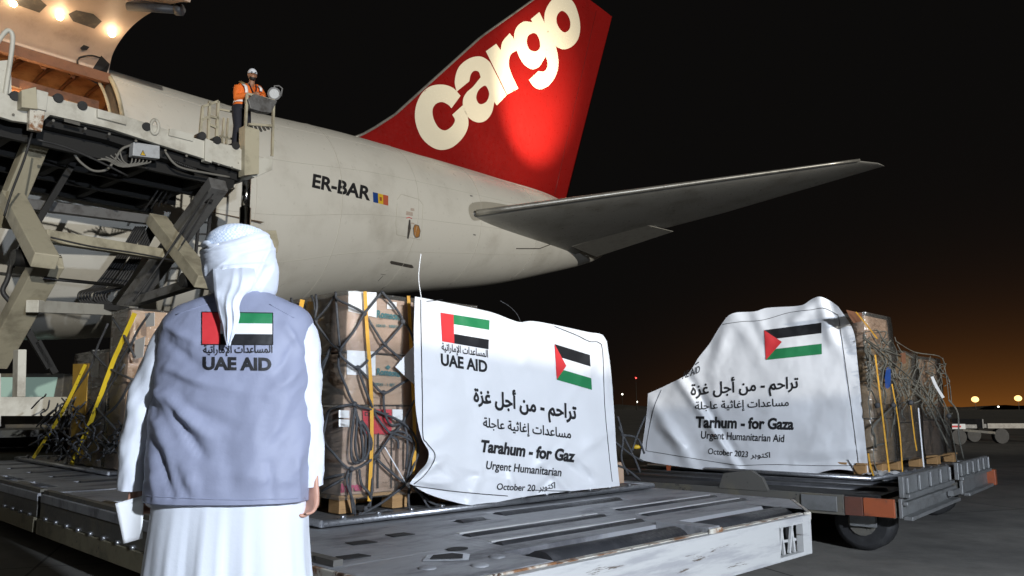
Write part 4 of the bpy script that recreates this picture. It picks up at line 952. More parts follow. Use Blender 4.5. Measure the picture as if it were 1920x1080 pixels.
flat_strap('cargo_strap', 'yellow strap down the middle of the netted front cartons', [(383, 138), (392, 300), (405, 480), (410, 700), (400, 955)], .022, 'strap')
flat_strap('cargo_strap', 'yellow strap along the left edge of the front banner', [(553, 155), (560, 300), (567, 450), (574, 620), (577, 750), (570, 850)], .022, 'strap')
flat_strap('cargo_strap', 'yellow strap over the dark left side of the front stack', [(140, 170), (130, 215), (120, 260), (112, 330), (105, 500), (100, 700), (100, 880)], .03, 'strap')
fb = MB(); o_ = .018
def shell(mb, u0, u1, v0, v1, z0, z1, nx=10, top=True):
    def wob(p): 
        k = noise.noise(p*2.3)*.014+noise.noise(p*7)*.006; return p
    rows = []
    per = [(u0+(u1-u0)*i/nx, v0) for i in range(nx)]+[(u1, v0+(v1-v0)*i/nx) for i in range(nx)]+[(u1-(u1-u0)*i/nx, v1) for i in range(nx)]+[(u0, v1-(v1-v0)*i/nx) for i in range(nx)]
    cu, cv = (u0+u1)/2, (v0+v1)/2
    for j in range(13):
        z = z0+(z1-z0)*j/12
        r = []
        for u, v in per:
            p = uvz(u, v, z); k = abs(noise.noise(p*2.6))*.022+noise.noise(p*9)*.005
            r.append(p-(U*(1 if u < cu else -1)*(1 if abs(u-cu) > (u1-u0)/2-.001 else 0)+V*(1 if v < cv else -1)*(1 if abs(v-cv) > (v1-v0)/2-.001 else 0))*k)
        rows.append(r)
    mb.grid(rows, True)
    if top: mb.add(rows[-1], [list(range(len(per)))[::-1]], False)
    return mb
single('stretch_wrap', shell(fb, 2.765, 3.86, 4.232, 6.45, .60, 1.885), M['film'], uvz(3.3, 5.3, .6), 'clear shiny stretch film wrapped round the front carton stack', 'plastic wrap')
b = MB(); b.prism([on1(x, y, .05) for x, y in ((500, 432), (545, 380), (572, 350), (574, 500), (540, 470))], -V*.003)
single('paper_sheet', b, M['paper'], on1(540, 430, .05), 'white folded paper corner sticking out left of the front banner', 'paper')

# --- banners
def banner_obj(name, label, top, right, bot, left, p0, nrm, rl, nz_amp, seed, rk=1.25):
    def samp(c, t):
        c = [Vector((x, y, 0)) for x, y in c]; L_ = [0]
        for a, b_ in zip(c, c[1:]): L_.append(L_[-1]+(b_-a).length)
        d = t*L_[-1]
        for i in range(len(c)-1):
            if d <= L_[i+1]+1e-9: return c[i]+(c[i+1]-c[i])*((d-L_[i])/max(1e-9, L_[i+1]-L_[i]))
        return c[-1]
    top, right, bot, left = [[(p.x, p.y) for p in catmull([Vector((x, y, 0)) for x, y in c], 5)] for c in (top, right, bot, left)]
    rows = []; nS, nT = 110, 90
    for j in range(nT+1):
        t = j/nT; r = []
        for i in range(nS+1):
            s = i/nS
            q = samp(top, s)*(1-t)+samp(bot, s)*t+samp(left, t)*(1-s)+samp(right, t)*s
            q -= samp(top, 0)*((1-s)*(1-t))+samp(top, 1)*(s*(1-t))+samp(bot, 0)*((1-s)*t)+samp(bot, 1)*(s*t)
            P_ = onp(q.x, q.y, p0, nrm)
            k = rk*ridges(q.x, q.y, rl)+nz_amp*noise.noise(Vector((q.x*.012, q.y*.012, seed)))+nz_amp*.4*noise.noise(Vector((q.x*.035, q.y*.03, seed+5)))+nz_amp*.10*noise.noise(Vector((q.x*.11, q.y*.09, seed+9)))
            r.append(P_+(CP-P_).normalized()*k)
        rows.append(r)
    mb = MB().grid(rows); bv = mb.bvh()
    t = thing(name, label, 'banner', onp(*bot[len(bot)//2], p0, nrm))
    mb.build('banner_sheet', M['banner'], t, fixn=False)
    return t, hitter(bv, p0, nrm)
pl1 = V*4.06
R1 = [((800, 850), (900, 935), 6, .014), ((830, 865), (960, 900), 8, .012), ((1060, 840), (1150, 905), 8, .016), ((1000, 880), (1060, 835), 6, .016), ((1085, 870), (1120, 915), 6, -.014), ((975, 606), (1030, 660), 8, .012), ((860, 575), (900, 640), 9, .010), ((1138, 645), (1060, 760), 10, .010), ((785, 700), (840, 720), 10, .010), ((850, 905), (930, 880), 7, -.012),
      ((770, 904), (830, 860), 9, .035), ((770, 904), (850, 905), 8, .03), ((772, 905), (800, 850), 9, -.02), ((800, 840), (850, 800), 14, .02), ((770, 904), (870, 935), 7, -.02), ((1010, 860), (1075, 925), 9, .03), ((1035, 850), (1100, 900), 9, -.03), ((1040, 880), (1155, 800), 11, .018),
      ((975, 602), (985, 680), 10, .022), ((975, 602), (930, 650), 10, .016), ((1130, 628), (1090, 700), 14, .018), ((1130, 630), (1140, 760), 8, .02), ((780, 560), (830, 640), 12, .014), ((880, 945), (900, 890), 9, .018), ((955, 880), (965, 930), 6, .018), ((1000, 930), (1035, 895), 6, -.022),
      ((790, 780), (860, 760), 16, .014), ((930, 800), (985, 930), 12, .012), ((870, 700), (880, 900), 22, -.012), ((1100, 760), (1120, 900), 16, .012)]
bn1, h1 = banner_obj('aid_banner', 'large white aid banner with two flags hung on the front pallet', [(778, 556), (800, 560), (860, 572), (920, 585), (955, 598), (975, 604), (1000, 602), (1050, 611), (1100, 622), (1128, 627), (1138, 640)],
    [(1138, 640), (1146, 700), (1152, 780), (1156, 850), (1162, 911)], [(768, 906), (800, 925), (840, 938), (880, 947), (915, 945), (950, 938), (1000, 929), (1080, 920), (1130, 915), (1162, 911)],
    [(778, 556), (776, 620), (777, 700), (780, 770), (790, 820), (804, 847), (800, 868), (785, 885), (768, 906)], pl1, V, R1, .022, 1.3, 1.6)
PN2 = (U*.987+V*.16).normalized(); pl2 = U*7.83+V*4.4
R2 = [((1215, 740), (1300, 880), 12, .03), ((1275, 715), (1390, 882), 9, .05), ((1290, 705), (1395, 880), 8, -.05), ((1372, 590), (1330, 700), 13, .03), ((1372, 590), (1420, 660), 15, .02), ((1415, 586), (1440, 640), 10, .02), ((1536, 558), (1560, 640), 11, .04), ((1536, 558), (1490, 600), 11, .035), ((1555, 565), (1590, 660), 9, -.025),
      ((1240, 800), (1280, 835), 8, .02), ((1220, 760), (1290, 850), 14, .02), ((1480, 850), (1620, 840), 9, .018), ((1500, 870), (1610, 862), 7, -.018), ((1395, 880), (1330, 850), 8, .02), ((1340, 650), (1310, 760), 18, -.025), ((1500, 700), (1590, 760), 30, .015)]
bn2, h2 = banner_obj('aid_banner', 'slumped white aid banner with one flag draped on the right pallet', [(1215, 738), (1250, 722), (1290, 700), (1310, 670), (1330, 645), (1350, 612), (1372, 588), (1415, 584), (1440, 577), (1500, 573), (1520, 562), (1536, 556), (1555, 563), (1572, 575)],
    [(1572, 575), (1600, 620), (1608, 680), (1618, 780), (1629, 888)], [(1199, 862), (1240, 870), (1330, 882), (1400, 890), (1480, 893), (1520, 890), (1570, 880), (1629, 888)], [(1215, 738), (1212, 780), (1205, 830), (1199, 862)], pl2, PN2, R2, .028, 4.1)
def put(part, parent, polys, m, hit, off=.004, maxl=3.2): 
    b = MB(); decal(b, polys, hit, off, maxl); return b.build(part, M[m] if isinstance(m, str) else m, parent)
def bil(c, s, t): a, b_, c_, d = [Vector(p) for p in c]; return (a*(1-s)+b_*s)*(1-t)+(d*(1-s)+c_*s)*t
def uae_flag(parent, c, hit, red=.265, off=.004, white=True):
    f = MB(); 
    f.mi = 0; decal(f, quad(bil(c, 0, 0), bil(c, red, 0), bil(c, red, 1), bil(c, 0, 1)), hit, off, 6)
    for k, m in enumerate((1, 2, 3)): f.mi = m; decal(f, quad(bil(c, red, k/3), bil(c, 1, k/3), bil(c, 1, (k+1)/3), bil(c, red, (k+1)/3)), hit, off, 6)
    f.build('printed_flag', [M['flag_red'], M['flag_green'], M['flag_white'], M['flag_black']], parent, fixn=False)
def pal_flag(parent, c, apex, hit):
    f = MB()
    for k, m in enumerate((0, 1, 2)): f.mi = m; decal(f, quad(bil(c, 0, k/3), bil(c, 1, k/3), bil(c, 1, (k+1)/3), bil(c, 0, (k+1)/3)), hit, .004, 6)
    f.mi = 3; decal(f, [[[bil(c, 0, 0), Vector(apex), bil(c, 0, 1)]]], hit, .007, 6)
    f.build('printed_flag', [M['flag_black'], M['flag_white'], M['flag_green'], M['flag_red']], parent, fixn=False)
uae_flag(bn1, ((826, 586), (918, 600.5), (916, 655), (829, 640)), h1)
pal_flag(bn1, ((1040, 645), (1106, 665.5), (1110, 731), (1044, 712)), (1062, 686), h1)
A1, A2, A3 = 'المساعدات الإماراتية', 'تراحم - من أجل غزة', 'مساعدات إغاثية عاجلة'
def words(parent, s, p0, p1, up, hit, bold=.02, warp=None, m='ink'): put('lettering', parent, shape_text(s, p0, p1, up, bold, warp=warp), m, hit, .005)
words(bn1, arabic(A1), (828, 656), (915, 670), (0, -13), h1, .02)
words(bn1, 'UAE AID', (827, 684), (914, 698), (-.5, -21), h1, .035)
words(bn1, arabic(A2), (888, 752), (1081, 786), (0, -25), h1, .035)
words(bn1, arabic(A3), (906, 800), (1071, 822), (0, -17), h1, .02)
squeeze = lambda k, e: (lambda t: t if t < k else k+(t-k)*e)
words(bn1, 'Tarahum - for Gaz', (900, 846), (1077, 866), (3, -21), h1, .045)
words(bn1, 'Urgent Humanitarian', (911, 879), (1052, 893), (2, -15), h1, .02)
words(bn1, 'October 20', (931, 918), (1003, 921), (1.5, -12), h1, .02)
words(bn1, arabic('اكتوبر'), (1010, 920), (1041, 915), (0, -11), h1, .015)
words(bn2, 'AE AID', (1279, 711), (1312, 698), (1, -13), h2, .012)
put('lettering', bn2, quad((1303, 683), (1310, 678), (1310.5, 680), (1303.5, 685)), 'ink', h2)
pal_flag(bn2, ((1433, 619), (1540, 605), (1541, 664), (1436, 675)), (1466, 641), h2)
words(bn2, arabic(A2), (1295, 741), (1497, 727), (0, -21), h2, .025)
words(bn2, arabic(A3), (1303, 768), (1479, 761), (0, -14), h2, .015)
fold = lambda t: t if t < .13 else (.13+(t-.13)*.35 if t < .2 else .1545+(t-.2)*(1-.1545)/.8)
words(bn2, 'Tarhum - for Gaza', (1304, 801), (1488, 805), (1, -20), h2, .04)
words(bn2, 'Urgent Humanitarian Aid', (1314, 822), (1470, 829), (1, -14), h2, .015)
words(bn2, 'October 2023', (1327, 851), (1402, 857.5), (1, -11), h2, .015)
words(bn2, arabic('اكتوبر'), (1407, 858), (1444, 858), (0, -10), h2, .015)
def stitch(parent, pts, hit, r=.0028):
    q = catmull([Vector((x, y, 0)) for x, y in pts], 8)
    P_ = [hit(p.x, p.y) for p in q]; MB().tube([p+(CP-p).normalized()*.005 for p in P_], r, 5).build('border_cord', M['ink'], parent)
stitch(bn1, [(789, 562), (790, 640), (792, 740), (793, 815), (800, 830), (815, 850), (812, 868), (795, 892), (776, 908)], h1)
stitch(bn1, [(776, 911), (840, 920), (900, 926), (952, 930)], h1); stitch(bn1, [(1000, 919), (1060, 921), (1115, 921), (1130, 916)], h1)
stitch(bn1, [(800, 565), (830, 562)], h1); stitch(bn1, [(1040, 612), (1080, 628), (1105, 640), (1122, 642), (1130, 660), (1134, 760), (1142, 850), (1148, 903)], h1)
stitch(bn2, [(1240, 731), (1226, 765), (1215, 815), (1211, 845)], h2); stitch(bn2, [(1211, 845), (1290, 858), (1340, 866), (1386, 873)], h2); stitch(bn2, [(1386, 873), (1450, 871), (1530, 873), (1615, 873)], h2)
stitch(bn2, [(1572, 592), (1582, 660), (1597, 770), (1610, 872)], h2); stitch(bn2, [(1355, 608), (1390, 603), (1430, 600), (1480, 586), (1520, 581), (1545, 578), (1572, 591)], h2)
# ties
b = MB(); b.tube(catmull([h1(790, 560)+Z*0, onp(785, 520, V*4.05, V), onp(789, 476, V*4.05, V)], 6), .003, 6)
single('banner_tie', b, M['paper'], h1(790, 560), 'thin white wire standing up at the left corner of the front banner', 'wire')
b = MB(); b.tube(catmull([onp(x, y, V*4.05, V) for x, y in ((976, 604), (970, 590), (956, 575), (938, 564))], 6), .0022, 6)
single('banner_tie', b, M['rope'], h1(976, 604), 'thin dark wire curling over the top edge of the front banner', 'wire')
b = MB(); b.tube([on1(460, 745, .06), on1(545, 890, .06)], .004, 6); single('banner_tie', b, M['paper'], on1(545, 890, .06), 'thin white cord at the lower left corner of the front banner', 'cord')
b = MB()
for q in ((560, 885), (556, 900), (570, 880)): b.tube([on1(*q, .06), on1(545, 889, .07)], .008, 6)
single('banner_knot', b, M['paper'], on1(555, 890, .06), 'white knotted corner tying the front banner to the net', 'knot')

# --- right pallet: cartons, net, straps, wrap
pallet_sheet('aluminium cargo pallet on the grey dolly under the right carton stack', 7.78, 10.98, 3.02, 5.55)
skid('wooden skid at the front corner of the right pallet', 8.0, 9.0, 3.15, 4.2); skid('wooden skid at the far end of the right pallet', 9.5, 10.8, 3.15, 4.2)
cols = [(8.17, 8.80, 3.15, 3.75, (.625, 1.05, 1.42, 1.76, 2.09)), (8.81, 9.60, 3.17, 3.8, (.625, 1.0, 1.38, 1.75)), (9.61, 10.41, 3.19, 3.8, (.625, 1.02, 1.40, 1.72)), (10.42, 10.86, 3.25, 3.9, (.625, .90, 1.15))]
cn = ['front', 'second', 'third', 'last']
for ci, (u0, u1, v0, v1, zs) in enumerate(cols):
    for k in range(len(zs)-1):
        d = random.uniform(-.02, .03)
        lv = 'bottom' if k == 0 else 'top' if k == len(zs)-2 else ['', 'lower middle', 'upper middle'][k] if len(zs) == 5 else 'middle'
        carton(f'{lv} carton in the {cn[ci]} column of the netted stack right of the slumped banner', u0, u1, v0+d, v1, zs[k]+.001, zs[k+1], random.choice(['card3', 'card3', 'card']), tape=(k+ci) % 2 == 0)
for k, (z0, z1) in enumerate(((.625, 1.0), (1.001, 1.36))):
    for j, (v0, v1) in enumerate(((3.95, 4.7), (4.71, 5.45))):
        if k == 1 and j == 1: z1 = 1.26
        carton(f'{"bottom" if k == 0 else "upper"} carton {"near the middle" if j == 0 else "at the left end"} behind the slumped banner', 8.08, 9.3, v0, v1, z0, z1, 'card3', tape=False)
carton('tall top carton propping up the peak of the slumped banner', 8.15, 8.7, 3.80, 4.5, 1.42, 2.0, 'card3', tape=False)
def c7(x, y): return 1480+x*.5, 540+y*.5
def on2(x, y, off=.05): return onp(*c7(x, y), V*(3.15-off), V)
net2 = thing('cargo_net', 'tangled grey webbing net sagging over the right carton stack', 'cargo net', uvz(9.3, 3.1, .5))
nm = MB(); rr = random.Random(4)
def edge_x(y): return 272+.085*(y-150)
def web(pts, r=.010, off=.06): o1 = off+.03*rr.random(); nm.tube([on2(q_.x if q_.x > edge_x(q_.y) else 2*edge_x(q_.y)-q_.x, q_.y, o1) for q_ in catmull([Vector((x, y, 0)) for x, y in pts], 4)], r, 5, flat=.35)
for k in range(44):                                       # bunched slack near the top of the net
    x, y = rr.uniform(250, 400), rr.uniform(165, 330); pts = [(x, y)]
    for j in range(4): x += rr.uniform(-26, 30); y += rr.uniform(-6, 46); pts.append((x, y))
    web(pts, .009, .04)
for k in range(40):
    x, y = rr.uniform(400, 590), rr.uniform(255, 420); pts = [(x, y)]
    for j in range(4): x += rr.uniform(-30, 26); y += rr.uniform(0, 50); pts.append((min(590+.1*(y-250), x), y))
    web(pts, .0085, .04)
for pts in ([(258, 160), (300, 200), (360, 235), (420, 255)], [(262, 250), (275, 360), (300, 450), (296, 560), (330, 690), (365, 735)], [(260, 175), (330, 230), (410, 300), (500, 380), (560, 470), (600, 560)], [(390, 440), (330, 500), (292, 560)], [(370, 580), (330, 590), (296, 610)], [(390, 440), (300, 530), (295, 600)], [(400, 200), (470, 240), (560, 255), (585, 290)], [(575, 262), (590, 340), (598, 420)], [(598, 420), (632, 470), (636, 560), (655, 645)], [(530, 330), (540, 380), (535, 460)], [(510, 280), (480, 360), (455, 430), (470, 560)], [(460, 380), (520, 440), (560, 520), (600, 600)], [(560, 480), (600, 520), (620, 600), (628, 655)], [(340, 440), (370, 520), (360, 600)], [(480, 390), (440, 420), (400, 460), (380, 560)]): web(pts, .011)
nm.build('net_webbing', M['rope_pale'], net2)
b = MB()
for x, y in ((365, 735), (390, 440), (455, 430), (598, 480), (330, 440)): b.ball(on2(x, y, .09), .03, nu=8, nv=6)
b.build('net_knots', M['rope'], net2)
p2 = lambda x, y, off=.09: on2(x, y, off)
for nm_, pts, w, m in (('long yellow strap nearest the slumped banner', [(322, 250), (345, 440), (375, 690)], .015, 'strap'), ('second yellow strap from the slumped banner', [(385, 360), (412, 520), (425, 690)], .012, 'strap'), ('third yellow strap on the right stack', [(455, 440), (470, 560), (478, 610)], .012, 'strap'),
                   ('short yellow strap over the top corner of the right stack', [(250, 90), (295, 145), (330, 190)], .012, 'strap'), ('yellow strap low beside the edge of the slumped banner', [(296, 620), (305, 670), (316, 705)], .014, 'strap')):
    flat_strap('cargo_strap', nm_, pts, w, m, p2, .10)
flat_strap('plastic_strip', 'red and white plastic strip hanging on the right stack', [(484, 450), (492, 540), (505, 680)], .013, 'paper', p2, .10)
flat_strap('plastic_strip', 'white plastic strip slanting high on the right stack', [(535, 332), (552, 370), (578, 412)], .03, 'paper', p2, .12)
b = MB()
for ci, (u0, u1, v0, v1, zs) in enumerate(cols): shell(b, u0-.02, u1+.015, v0-.035, v1+.02, .61, zs[-1]+.02, 6)
single('stretch_wrap', b, M['film_dull'], uvz(9.4, 3.5, .61), 'dusty stretch film round the stepped right carton stack', 'plastic wrap')
b = MB().grid([[on2(x, y, .07) for x, y in ((364, 300), (372, 296), (380, 304))], [on2(x, y, .075) for x, y in ((358, 335), (370, 335), (381, 342))], [on2(x, y, .07) for x, y in ((360, 372), (368, 378), (378, 370))]])
single('blue_bag', b, M['blue_film'], on2(368, 380, .07), 'blue plastic scrap caught in the right net', 'plastic bag')
b = MB(); b.prism([on2(x, y, .02) for x, y in ((212, 82), (272, 95), (268, 125), (240, 132), (222, 105))], -V*.004); single('red_sheet', b, M['hold_dark'], on2(240, 150, .055), 'dull red plastic sheet at the top corner of the right stack', 'plastic sheet')
b = MB(); b.prism([on2(x, y, .055) for x, y in ((416, 244), (432, 242), (434, 282), (420, 286))], -V*.01); single('red_sheet', b, M['hold_dark'], on2(425, 305, .055), 'small red label sheet midway along the right stack', 'label')
b = MB(); c_ = uvz(8.3, 2.98, .535); rows = []
for i in range(9): rows.append([uvz(7.95+.09*j, 2.98+.025*i, .515+.05*abs(noise.noise(Vector((i*.6, j*.7, 2))))) for j in range(7)])
single('plastic_scrap', b.grid(rows), M['paper'], c_, 'crumpled white plastic lying on the edge of the right pallet', 'plastic')
b = MB()
for pts in ([(1160, 800), (1175, 830), (1190, 860), (1200, 885)], [(1155, 830), (1180, 850), (1205, 865)], [(1165, 815), (1195, 822), (1208, 850)], [(1150, 870), (1175, 880), (1200, 900)], [(1158, 780), (1168, 820), (1165, 860), (1178, 890)], [(1210, 780), (1195, 815), (1185, 845)]):
    b.tube(catmull([onp(x, y, V*4.3, V) for x, y in pts], 5), .010, 6)
single('net_tail', b, M['rope'], uvz(5.6, 4.3, .5), 'loose dark net ropes between the two bannered stacks', 'rope')
b = MB(); b.ball(onp(1193, 838, V*4.35, V), .045, .03, .02); single('yellow_glove', b, M['flag_yellow'], onp(1193, 845, V*4.35, V), 'small yellow glove tucked in the ropes between the banners', 'glove')
carton('small torn carton low between the two banners', 5.42, 5.68, 4.3, 4.6, .51, .70, 'card2', tape=False)
b = MB(); b.prism([onp(x, y, V*4.0+U*0, PN2) if False else onp(x, y, pl2, PN2) for x, y in ((1249, 872), (1257, 873), (1256, 884), (1250, 884))], U*.01); single('orange_tag', b, M['orange'], onp(1252, 884, pl2, PN2), 'small orange tag under the slumped banner', 'tag')

# --- pallet behind the man
pallet_sheet('aluminium cargo pallet behind the man by the loader', 2.95, 6.0, 8.72, 12.2)
def c3(x, y): return x*.3889, 660+y*.3889
def c2(x, y): return x*.3889, 300+y*.3889
PU0 = 3.10
for k, (z0, z1) in enumerate(((.51, .98), (.982, 1.42), (1.422, 1.82), (1.822, 2.20))):
    carton(['bottom', 'lower middle', 'upper middle', 'top'][k]+' carton in the near column of the stack behind the man', PU0, 3.8, 8.85, 9.35, z0, z1, 'card2' if k % 2 else 'card', tape=False)
    if k < 3: carton(['bottom', 'middle', 'top'][k]+' carton in the farthest column of the stack behind the man, by the yellow board', PU0+.02, 3.8, 9.96, 10.5, z0, z1-.10*k, 'card2' if k == 1 else 'card', tape=False)
    if k < 3: carton(['bottom', 'middle', 'top'][k]+' carton in the far column of the stack behind the man', PU0, 3.8, 9.36, 9.95, z0, z1-.02*k, 'card', tape=False)
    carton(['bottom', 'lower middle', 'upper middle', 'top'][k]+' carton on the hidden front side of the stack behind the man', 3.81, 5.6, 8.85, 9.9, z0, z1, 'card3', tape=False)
def on0(x, y, off=.05): return onp(x, y, U*(PU0-off), U)
b = MB(); b.prism([on0(*c3(x, y), .03) for x, y in ((352, 58), (428, 55), (412, 280), (400, 520), (340, 515), (345, 280))], U*.05)
single('yellow_board', b, mat('yellow_plastic_board', (.55, .32, .03), .5, dirt=(.35, .2, .02), dscale=5), on0(*c3(370, 515), .03), 'yellow board leaning at the far end of the stack behind the man', 'board')
for q, lbl in ((((440, 917), (478, 915), (474, 1050), (440, 1045)), 'tall white label at the far edge of the stack behind the man'), (((510, 1000), (540, 1010), (535, 1060), (505, 1055)), 'small white label low beside the yellow tape'),
               (((650, 870), (700, 850), (690, 950), (650, 960)), 'large white sheet by the man on the back stack'), (((700, 740), (745, 735), (745, 800), (705, 805)), 'white label high on the back stack')):
    b = MB(); b.prism([on0(*c2(x, y), .012) for x, y in q], U*-.002); single('paper_label', b, M['paper'], on0(*c2(*q[2]), .012), lbl, 'label')
flat_strap('cargo_strap', 'long yellow and black tape slanting down the stack behind the man', [c2(650, 738), c2(575, 905), c3(540, 60), c3(440, 330), c3(345, 542)], .045, 'tape_yellow', on0, .10)
flat_strap('cargo_strap', 'shorter yellow and black tape over the yellow board', [c3(412, 60), c3(300, 290), c3(160, 512)], .035, 'tape_yellow', on0, .22)
net0 = thing('cargo_net', 'dark rope net with slack ends over the stack behind the man', 'cargo net', uvz(3.05, 9.3, .5))
nm = MB(); rr = random.Random(9)
for pts in ([c2(520, 790), c2(470, 900), c2(430, 1010), c3(300, 270), c3(180, 440)], [c2(540, 760), c2(600, 850), c2(650, 950)], [c2(650, 860), c2(590, 950), c2(520, 1080), c3(420, 300)], [c2(440, 920), c2(520, 1000), c2(640, 1060)], [c2(720, 740), c2(660, 830), c2(620, 930)], [c3(640, 130), c3(560, 260), c3(470, 330), c3(340, 420)], [c3(430, 230), c3(520, 330), c3(600, 420)], [c3(260, 300), c3(330, 420), c3(380, 520)], [c3(600, 60), c3(520, 180), c3(440, 330), c3(300, 520)]):
    nm = MB(); nm.tube(catmull([on0(*p, .07+.04*rr.random()) for p in pts], 5), .013, 6); nm.build('net_rope', M['rope'], net0)
nm = MB()
for k in range(34):
    x, y = rr.uniform(170, 420), rr.uniform(200, 430); pts = [c3(x, y)]
    for j in range(3): x += rr.uniform(-55, 45); y += rr.uniform(5, 60); pts.append(c3(x, min(y, 525)))
    nm.tube(catmull([on0(*p, .08+.25*rr.random()) for p in pts], 4), .010, 5)
for k in range(22):
    x, y = rr.uniform(440, 640), rr.uniform(330, 470); pts = [c3(x, y)]
    for j in range(3): x += rr.uniform(-45, 45); y += rr.uniform(5, 40); pts.append(c3(x, min(y, 525)))
    nm.tube(catmull([on0(*p, .08+.05*rr.random()) for p in pts], 4), .010, 5)
nm.build('slack_net_ends', M['rope'], net0)['kind'] = 'stuff'
b = MB()
for x, y in ((135, 505), (160, 512), (320, 535), (442, 565), (232, 510)): b.ball(on0(*c3(x, y), .12), .022, nu=8, nv=6)
b.build('lashing_hooks', M['alu'], net0)
b = MB(); shell(b, PU0-.02, 3.82, 8.83, 9.35, .52, 2.21, 8); shell(b, PU0-.02, 3.82, 9.36, 10.52, .52, 1.80, 8); single('stretch_wrap', b, M['film'], uvz(3.4, 9.4, .52), 'shiny stretch film round the stack behind the man', 'plastic wrap')
# ------------------------------------------------------------------ people
def body(name, parts, m, parent, voxel, sm=4):
    mb = MB()
    for kind, *a in parts:
        if kind == 't': mb.tube(a[0], a[1], a[2] if len(a) > 2 else 12, flat=a[3] if len(a) > 3 else 1, up=a[4] if len(a) > 4 else None)
        else: mb.ball(*a, nu=20, nv=14)
    o = mb.build(name, m, parent)
    r = o.modifiers.new('fuse', 'REMESH'); r.mode = 'VOXEL'; r.voxel_size = voxel; r.use_smooth_shade = True
    s = o.modifiers.new('soft', 'SMOOTH'); s.iterations = sm; s.factor = .5
    return o
def hand(w, d, side, curl, k=1.0):
    """wrist w, direction d of the palm, side = unit vector from little finger to thumb, curl = unit vector the palm faces"""
    w, d, side, curl = Vector(w), Vector(d).normalized(), Vector(side).normalized(), Vector(curl).normalized(); out = []
    for j in range(4):
        o = side*(.030*k*(j-1.5)/1.5); base = w+d*.085*k+o; L_ = [.060, .078, .084, .074][j]*k; r = .0088*k*(.9 if j == 0 else 1)
        pts = [w+o*.6, base]; ang = 0; p = base
        for seg, a in ((.46, .45), (.30, .75), (.24, .55)):
            ang += a; p = p+(d*cos(ang)+curl*sin(ang))*L_*seg; pts.append(p)
        out.append(('t', pts, [.011*k, .0115*k, r, r*.92, r*.72], 8))
    out.append(('b', w+d*.045*k, .001, None, None)) if False else None
    out.append(('t', [w-d*.03*k, w+d*.02*k, w+d*.06*k, w+d*.092*k], [.026*k, .032*k, .040*k, .036*k], 14, .42, curl.cross(d).cross(d)*0+curl))
    t0 = w+d*.02*k+side*.024*k; t1 = t0+d*.032*k+side*.024*k+curl*.010*k; t2 = t1+d*.030*k+curl*.012*k+side*.004*k; t3 = t2+d*.024*k+curl*.010*k
    out.append(('t', [t0, t1, t2, t3], [.014*k, .0125*k, .010*k, .007*k], 8))
    return out

# --- the man with his back to the camera
MX, MY = -1.0, 2.92
def mp(x, y, z): return Vector((MX+x, MY+y, z))
man = thing('person', 'man seen from behind in white robe, white headscarf and grey-blue printed vest', 'person', (MX, MY, 0))
bp = []
for sx in (-1, 1):
    bp += [('t', [mp(sx*.11, 0, .95), mp(sx*.12, .01, .52), mp(sx*.12, 0, .10)], [.10, .07, .045], 14), ('t', [mp(sx*.12, -.06, .05), mp(sx*.125, .06, .05), mp(sx*.13, .17, .035)], [.04, .045, .03], 12)]
bp += [('t', [mp(0, 0, .88), mp(0, 0, 1.05), mp(.01, 0, 1.25), mp(.02, 0, 1.42), mp(.01, 0, 1.50), mp(-.005, .0, 1.56), mp(-.018, .01, 1.64)], [.16, .165, .165, .15, .09, .062, .06], 20),
       ('t', [mp(-.19, 0, 1.44), mp(.18, 0, 1.44)], .06, 14)]
LA = [mp(-.19, 0, 1.45), mp(-.310, -.01, 1.17), mp(-.350, .0, .90)]; RA = [mp(.19, 0, 1.44), mp(.255, -.01, 1.17), mp(.290, .0, .93)]
bp += [('t', LA, [.055, .042, .030], 14), ('t', RA, [.055, .042, .030], 14)]
HC = mp(-.018, .012, 1.675)
bp += [('b', HC, .070, .085, .100), ('b', HC+Vector((0, .035, -.055)), .055, .06, .055), ('t', [HC+Vector((0, .09, .01)), HC+Vector((0, .118, -.02)), HC+Vector((0, .09, -.03))], [.010, .014, .010], 8),
       ('b', HC+Vector((-.070, .0, -.01)), .012, .022, .032), ('b', HC+Vector((.070, .0, -.01)), .012, .022, .032)]
bp += hand(mp(.292, -.015, .905), (.0, -.02, -1), (-.70, .70, .05), (-.68, -.70, 0), 1.0)
bp += hand(mp(-.348, .005, .905), (-.02, .12, -1), (.15, .95, .1), (.9, .15, 0), .98)
body('body', bp, M['skin'], man, .0055, 3)
def ring_pts(cx, cy, hw, hd, z, n, e=2.4):
    r = []
    for k in range(n):
        a = 2*pi*k/n; c, s = cos(a), sin(a)
        r.append(mp(cx+hw*abs(c)**(2/e)*(1 if c >= 0 else -1), cy+hd*abs(s)**(2/e)*(1 if s >= 0 else -1), z))
    return r
def lofted(sts, n, dz, disp, e=2.4):
    zs = [s[0] for s in sts]; rows = []
    nz_ = int(abs(zs[-1]-zs[0])/dz)+1
    for i in range(nz_+1):
        z = zs[0]+(zs[-1]-zs[0])*i/nz_
        v = [herm(z, zs, [s[j] for s in sts]) for j in range(1, 5)]
        c = mp(v[0], v[1], z); r = []
        for p in ring_pts(v[0], v[1], v[2], v[3], z, n, e):
            d = (p-c); d.z = 0; d.normalize(); r.append(p+d*disp(p, d))
        rows.append(r)
    return rows
